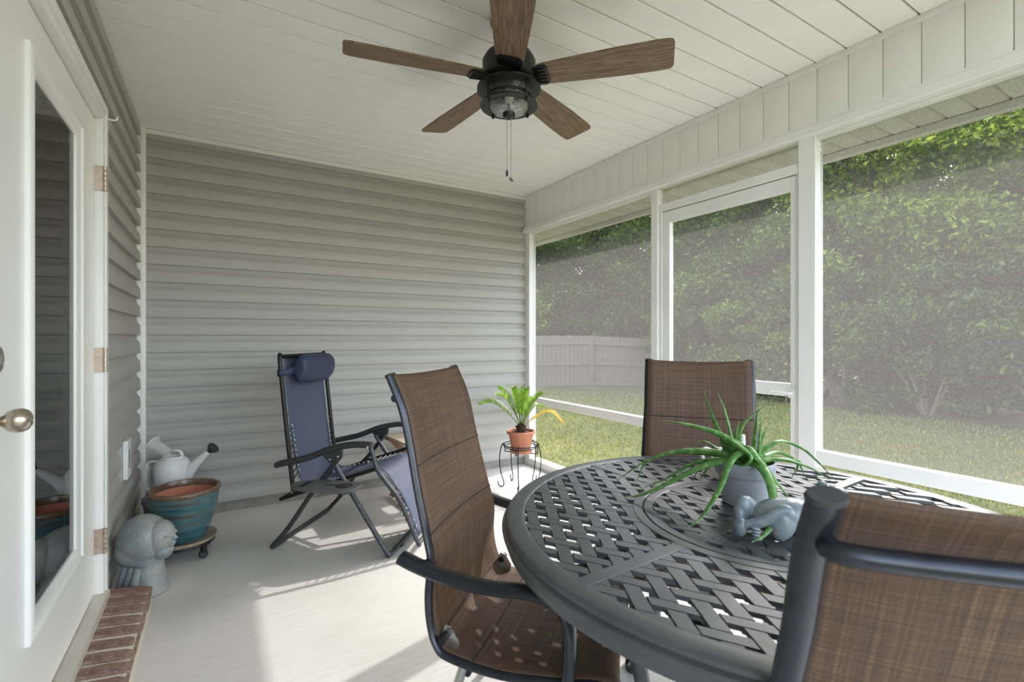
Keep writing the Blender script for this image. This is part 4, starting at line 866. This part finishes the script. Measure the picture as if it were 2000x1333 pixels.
MB().box(0.36, 0.435, -0.413, -0.405, 0.4152, 0.4162).build('stem_slot_shade', 'black', tr)
MB().box(0.24, 0.31, -0.36, -0.322, 0.36, 0.395).build('tray_clamp', 'blackplastic', tr, bevel=0.004)
MB().box(0.40, 0.45, -0.345, -0.318, 0.375, 0.396).build('tray_clamp', 'blackplastic', tr, bevel=0.004)

# small folding wooden table behind it
ft = thing('folding_side_table', 'small low wooden folding table behind the blue recliner', 'side table', (1.33, 3.42, 0), R(4))
for q in range(5): MB().box(-0.23, 0.23, -0.20 + q * 0.0805, -0.20 + q * 0.0805 + 0.077, 0.448, 0.463).build('top_slat', 'woodtop', ft, bevel=0.002)
for yy in (-0.207, 0.207): MB().box(-0.235, 0.235, yy - 0.009, yy + 0.009, 0.425, 0.464).build('apron', 'wood', ft, bevel=0.002)
for sg in (-1, 1):
    MB().bar((-0.21, sg * 0.175, 0.44), (0.21, sg * 0.175, 0.012), 0.018, 0.036, up=(0, 0, 1)).build('leg', 'wood', ft, bevel=0.002)
    MB().bar((0.21, sg * 0.150, 0.44), (-0.21, sg * 0.150, 0.012), 0.018, 0.036, up=(0, 0, 1)).build('leg', 'wood', ft, bevel=0.002)
for xx in (-0.195, 0.195): MB().bar((xx, -0.18, 0.035), (xx, 0.18, 0.035), 0.018, 0.03).build('stretcher', 'wood', ft, bevel=0.002)

# ------------------------------------------------------------------ things in the left corner
hs_ = thing('head_sculpture', 'speckled grey-blue ceramic head sculpture on a flared neck beside the brick step', 'sculpture', (-0.285, 2.835, 0), R(-31.4))
m = MB()
m.lathe([(0.001, 0), (0.088, 0), (0.092, 0.012), (0.087, 0.04), (0.074, 0.09), (0.067, 0.14), (0.068, 0.20), (0.001, 0.22)], 32, (0.0, 0, 0))
m.ell((-0.015, 0, 0.252), (0.112, 0.098, 0.114), (0, R(-25), 0), 28, 18)
m.ell((-0.042, 0, 0.208), (0.085, 0.092, 0.094), (0, R(-25), 0), 28, 18)
m.build('head', 'statue', hs_, 60, remesh=0.004)
m = MB()
m.ell((0.060, 0, 0.258), (0.065, 0.064, 0.084), (0, R(8), 0)); m.ell((0.072, 0, 0.205), (0.050, 0.046, 0.044), (0, R(30), 0))
m.tube([(0.112, 0, 0.290), (0.124, 0, 0.272), (0.138, 0, 0.256), (0.128, 0, 0.251)], [0.006, 0.008, 0.010, 0.007], 10)
m.ell((0.126, 0, 0.238), (0.009, 0.018, 0.0055)); m.ell((0.123, 0, 0.228), (0.009, 0.016, 0.006)); m.ell((0.112, 0, 0.206), (0.014, 0.020, 0.014))
for sg in (-1, 1): m.ell((0.114, sg * 0.026, 0.276), (0.009, 0.016, 0.006), (0, R(-15), 0))
m.build('face', 'statue', hs_, 60, remesh=0.0025)
for k in range(3):
    MB().tube(cr([(-0.05 + 0.035 * k, -0.055 - 0.01 * k, 0.15), (-0.062 + 0.036 * k, -0.072 - 0.008 * k, 0.08), (-0.072 + 0.038 * k, -0.080 - 0.004 * k, 0.012)], 5), [0.016] * 11, 10).build('hair_braid', 'statue', hs_)

cdy = thing('plant_caddy', 'black metal plant caddy on casters under the glazed planter', 'plant caddy', (-0.155, 3.22, 0)); cdy.scale = (0.9, 0.9, 1)
hoop(MB(), 0.155, 0.072, 0.005).build('ring_frame', 'black', cdy); hoop(MB(), 0.10, 0.072, 0.004).build('inner_ring', 'black', cdy)
for k in range(4):
    a = R(-50 + 90 * k); c, s_ = math.cos(a), math.sin(a)
    MB().tube([(0.02 * c, 0.02 * s_, 0.072), (0.165 * c, 0.165 * s_, 0.072)], 0.0045, 8).build('spoke', 'black', cdy)
    cs_ = MB().box(-0.012, 0.012, -0.016, 0.016, 0.03, 0.072).build('caster', 'black', cdy, loc=(0.155 * c, 0.155 * s_, 0), rot=(0, 0, R(30 + 50 * k)), bevel=0.002)
    MB().lathe([(0.001, -0.014), (0.018, -0.014), (0.024, -0.009), (0.024, 0.009), (0.018, 0.014), (0.001, 0.014)], 20, (0, 0, 0.0242), Matrix.Rotation(R(90), 3, 'X')).build('wheel', 'blackplastic', cs_)
sc = MB().lathe([(0.001, 0.077), (0.13, 0.077), (0.165, 0.080), (0.182, 0.096), (0.185, 0.102), (0.180, 0.103), (0.165, 0.090), (0.13, 0.088), (0.001, 0.088)], 48).build('plant_saucer', 'cork', None, loc=(-0.155, 3.22, 0)); sc.scale = (0.84, 0.84, 1); tag(sc, 'wide tan clay saucer between planter and caddy', 'saucer')
pl = thing('glazed_planter', 'large blue-green banded glazed planter with brown rim', 'planter', (-0.155, 3.22, 0.0885)); pl.scale = (0.84, 0.84, 1)
MB().lathe([(0.001, 0), (0.112, 0), (0.118, 0.006), (0.150, 0.075), (0.178, 0.15), (0.195, 0.235), (0.198, 0.262), (0.001, 0.262)][:-1] + [(0.186, 0.262), (0.176, 0.20), (0.001, 0.15)], 56).build('body', 'glaze', pl, 40)
MB().lathe([(0.196, 0.258), (0.203, 0.264), (0.206, 0.274), (0.203, 0.284), (0.195, 0.288), (0.186, 0.285), (0.182, 0.274), (0.180, 0.255), (0.196, 0.258)], 56).build('rim', 'glazerim', pl, 50)
MB().lathe([(0.001, 0.205), (0.175, 0.205), (0.1815, 0.25), (0.1795, 0.252), (0.172, 0.215), (0.001, 0.213)], 48).build('bare_clay_lining', 'terra', pl)

up_ = tag(MB().lathe([(0.001, 0.255), (0.08, 0.255), (0.128, 0.252), (0.140, 0.245), (0.142, 0.222), (0.134, 0.216), (0.115, 0.05), (0.11, 0.0), (0.001, 0.0)], 40).build('clay_pot', 'bluepot', None, loc=(-0.245, 3.575, 0)), 'grey-blue clay pot in the corner under the watering can', 'pot')
wc = thing('watering_can', 'white plastic watering can with black sprinkler rose behind the glazed planter', 'watering can', (-0.232, 3.57, 0.2555), R(-25))
MB().lathe([(0.001, 0), (0.088, 0), (0.092, 0.006), (0.096, 0.15), (0.090, 0.185), (0.070, 0.212), (0.058, 0.218), (0.055, 0.226), (0.050, 0.226), (0.050, 0.20), (0.001, 0.19)], 36).build('body', 'whiteplastic', wc, 40)
spt = MB().tube(cr([(0.075, 0, 0.10), (0.12, 0, 0.165), (0.17, 0, 0.215), (0.205, 0, 0.248)], 5), [0.034 - 0.0013 * q for q in range(16)], 16).build('spout', 'whiteplastic', wc)
mtx = Matrix.Rotation(R(48), 3, 'Y')
MB().lathe([(0.013, 0.0), (0.015, 0.012), (0.034, 0.036), (0.036, 0.046), (0.028, 0.052), (0.001, 0.055)], 24, (0.200, 0, 0.243), mtx).build('sprinkler_rose', 'blackplastic', spt)
MB().tube(cr([(-0.055, 0, 0.212), (-0.03, 0, 0.252), (0.03, 0, 0.258), (0.052, 0, 0.238), (0.054, 0, 0.20)], 5), 0.012, 12, (1.2, 0.6)).build('top_handle', 'whiteplastic', wc)
hb = MB().tube(cr([(-0.08, 0, 0.195), (-0.125, 0, 0.195), (-0.145, 0, 0.175), (-0.148, 0, 0.09), (-0.14, 0, 0.03), (-0.09, 0, 0.02)], 5), 0.011, 12, (1.3, 0.6)).build('rear_handle', 'whiteplastic', wc)
m = MB()
for q in range(12): m.box(-0.158, -0.136, -0.016, 0.016, 0.045 + q * 0.0105, 0.050 + q * 0.0105)
m.build('grip_ribs', 'whiteplastic', hb)
cj = thing('clear_plastic_cup', 'clear plastic cup lying on top of the watering can', 'cup', (-0.285, 3.55, 0.5))
mt_ = (Matrix.Rotation(R(-31.4), 3, 'Z') @ Matrix.Rotation(R(-58), 3, 'Y'))
MB().lathe([(0.028, -0.055), (0.034, 0.03), (0.042, 0.055), (0.047, 0.058), (0.047, 0.064), (0.042, 0.064), (0.040, 0.056), (0.032, 0.03), (0.026, -0.053), (0.001, -0.053), (0.001, -0.056), (0.028, -0.055)], 32, (0, 0, 0.035), mt_).build('cup_wall', 'clearplastic', cj)
MB().tube([mt_ @ Vector((0.047 * math.cos(2 * math.pi * q / 32), 0.047 * math.sin(2 * math.pi * q / 32), 0.062)) + Vector((0, 0, 0.035)) for q in range(32)], 0.003, 8, closed=True).build('lip', 'whiteplastic', cj)

oc = thing('outlet_cover', 'white weatherproof outlet cover on a grey block on the siding', 'outlet cover', (XL + 0.014, 3.19, 0.57))
MB().box(-0.012, 0.012, -0.075, 0.075, -0.11, 0.09).build('mounting_block', 'siding', oc, bevel=0.004)
cv = MB().box(0.012, 0.034, -0.055, 0.055, -0.10, 0.10).build('cover', 'whiteplastic', oc, bevel=0.003)
m = MB()
for q in range(7): m.box(0.0335, 0.0348, -0.028, 0.02 + 0.006 * (q % 2), -0.045 + q * 0.014, -0.038 + q * 0.014)
m.build('raised_marking', 'tubegrey', cv)
hk = tag(MB().tube(cr([(0, 0, 0), (0.03, 0.0, -0.002), (0.040, 0.0, 0.004), (0.041, 0, 0.014)], 4), 0.0035, 8).build('wall_hook', 'whiteplastic', None, loc=(-0.402, 2.60, 2.115)), 'small white hook screwed to the door casing', 'hook')
yr = thing('yard_marker', 'small red and white sign half hidden at the edge of the wood', 'sign', (11.3, 6.26, gz(11.3, 6.26)), R(-120)); yr.scale = (0.75, 0.75, 1.05)
MB().box(-0.015, 0.015, -0.012, 0.012, 0, 0.8).build('stake', 'bark', yr); MB().box(-0.12, 0.12, -0.018, -0.012, 0.72, 0.94).build('plate', 'red', yr); MB().box(-0.08, 0.08, -0.022, -0.018, 0.86, 0.92).build('white_band', 'whiteplastic', yr)
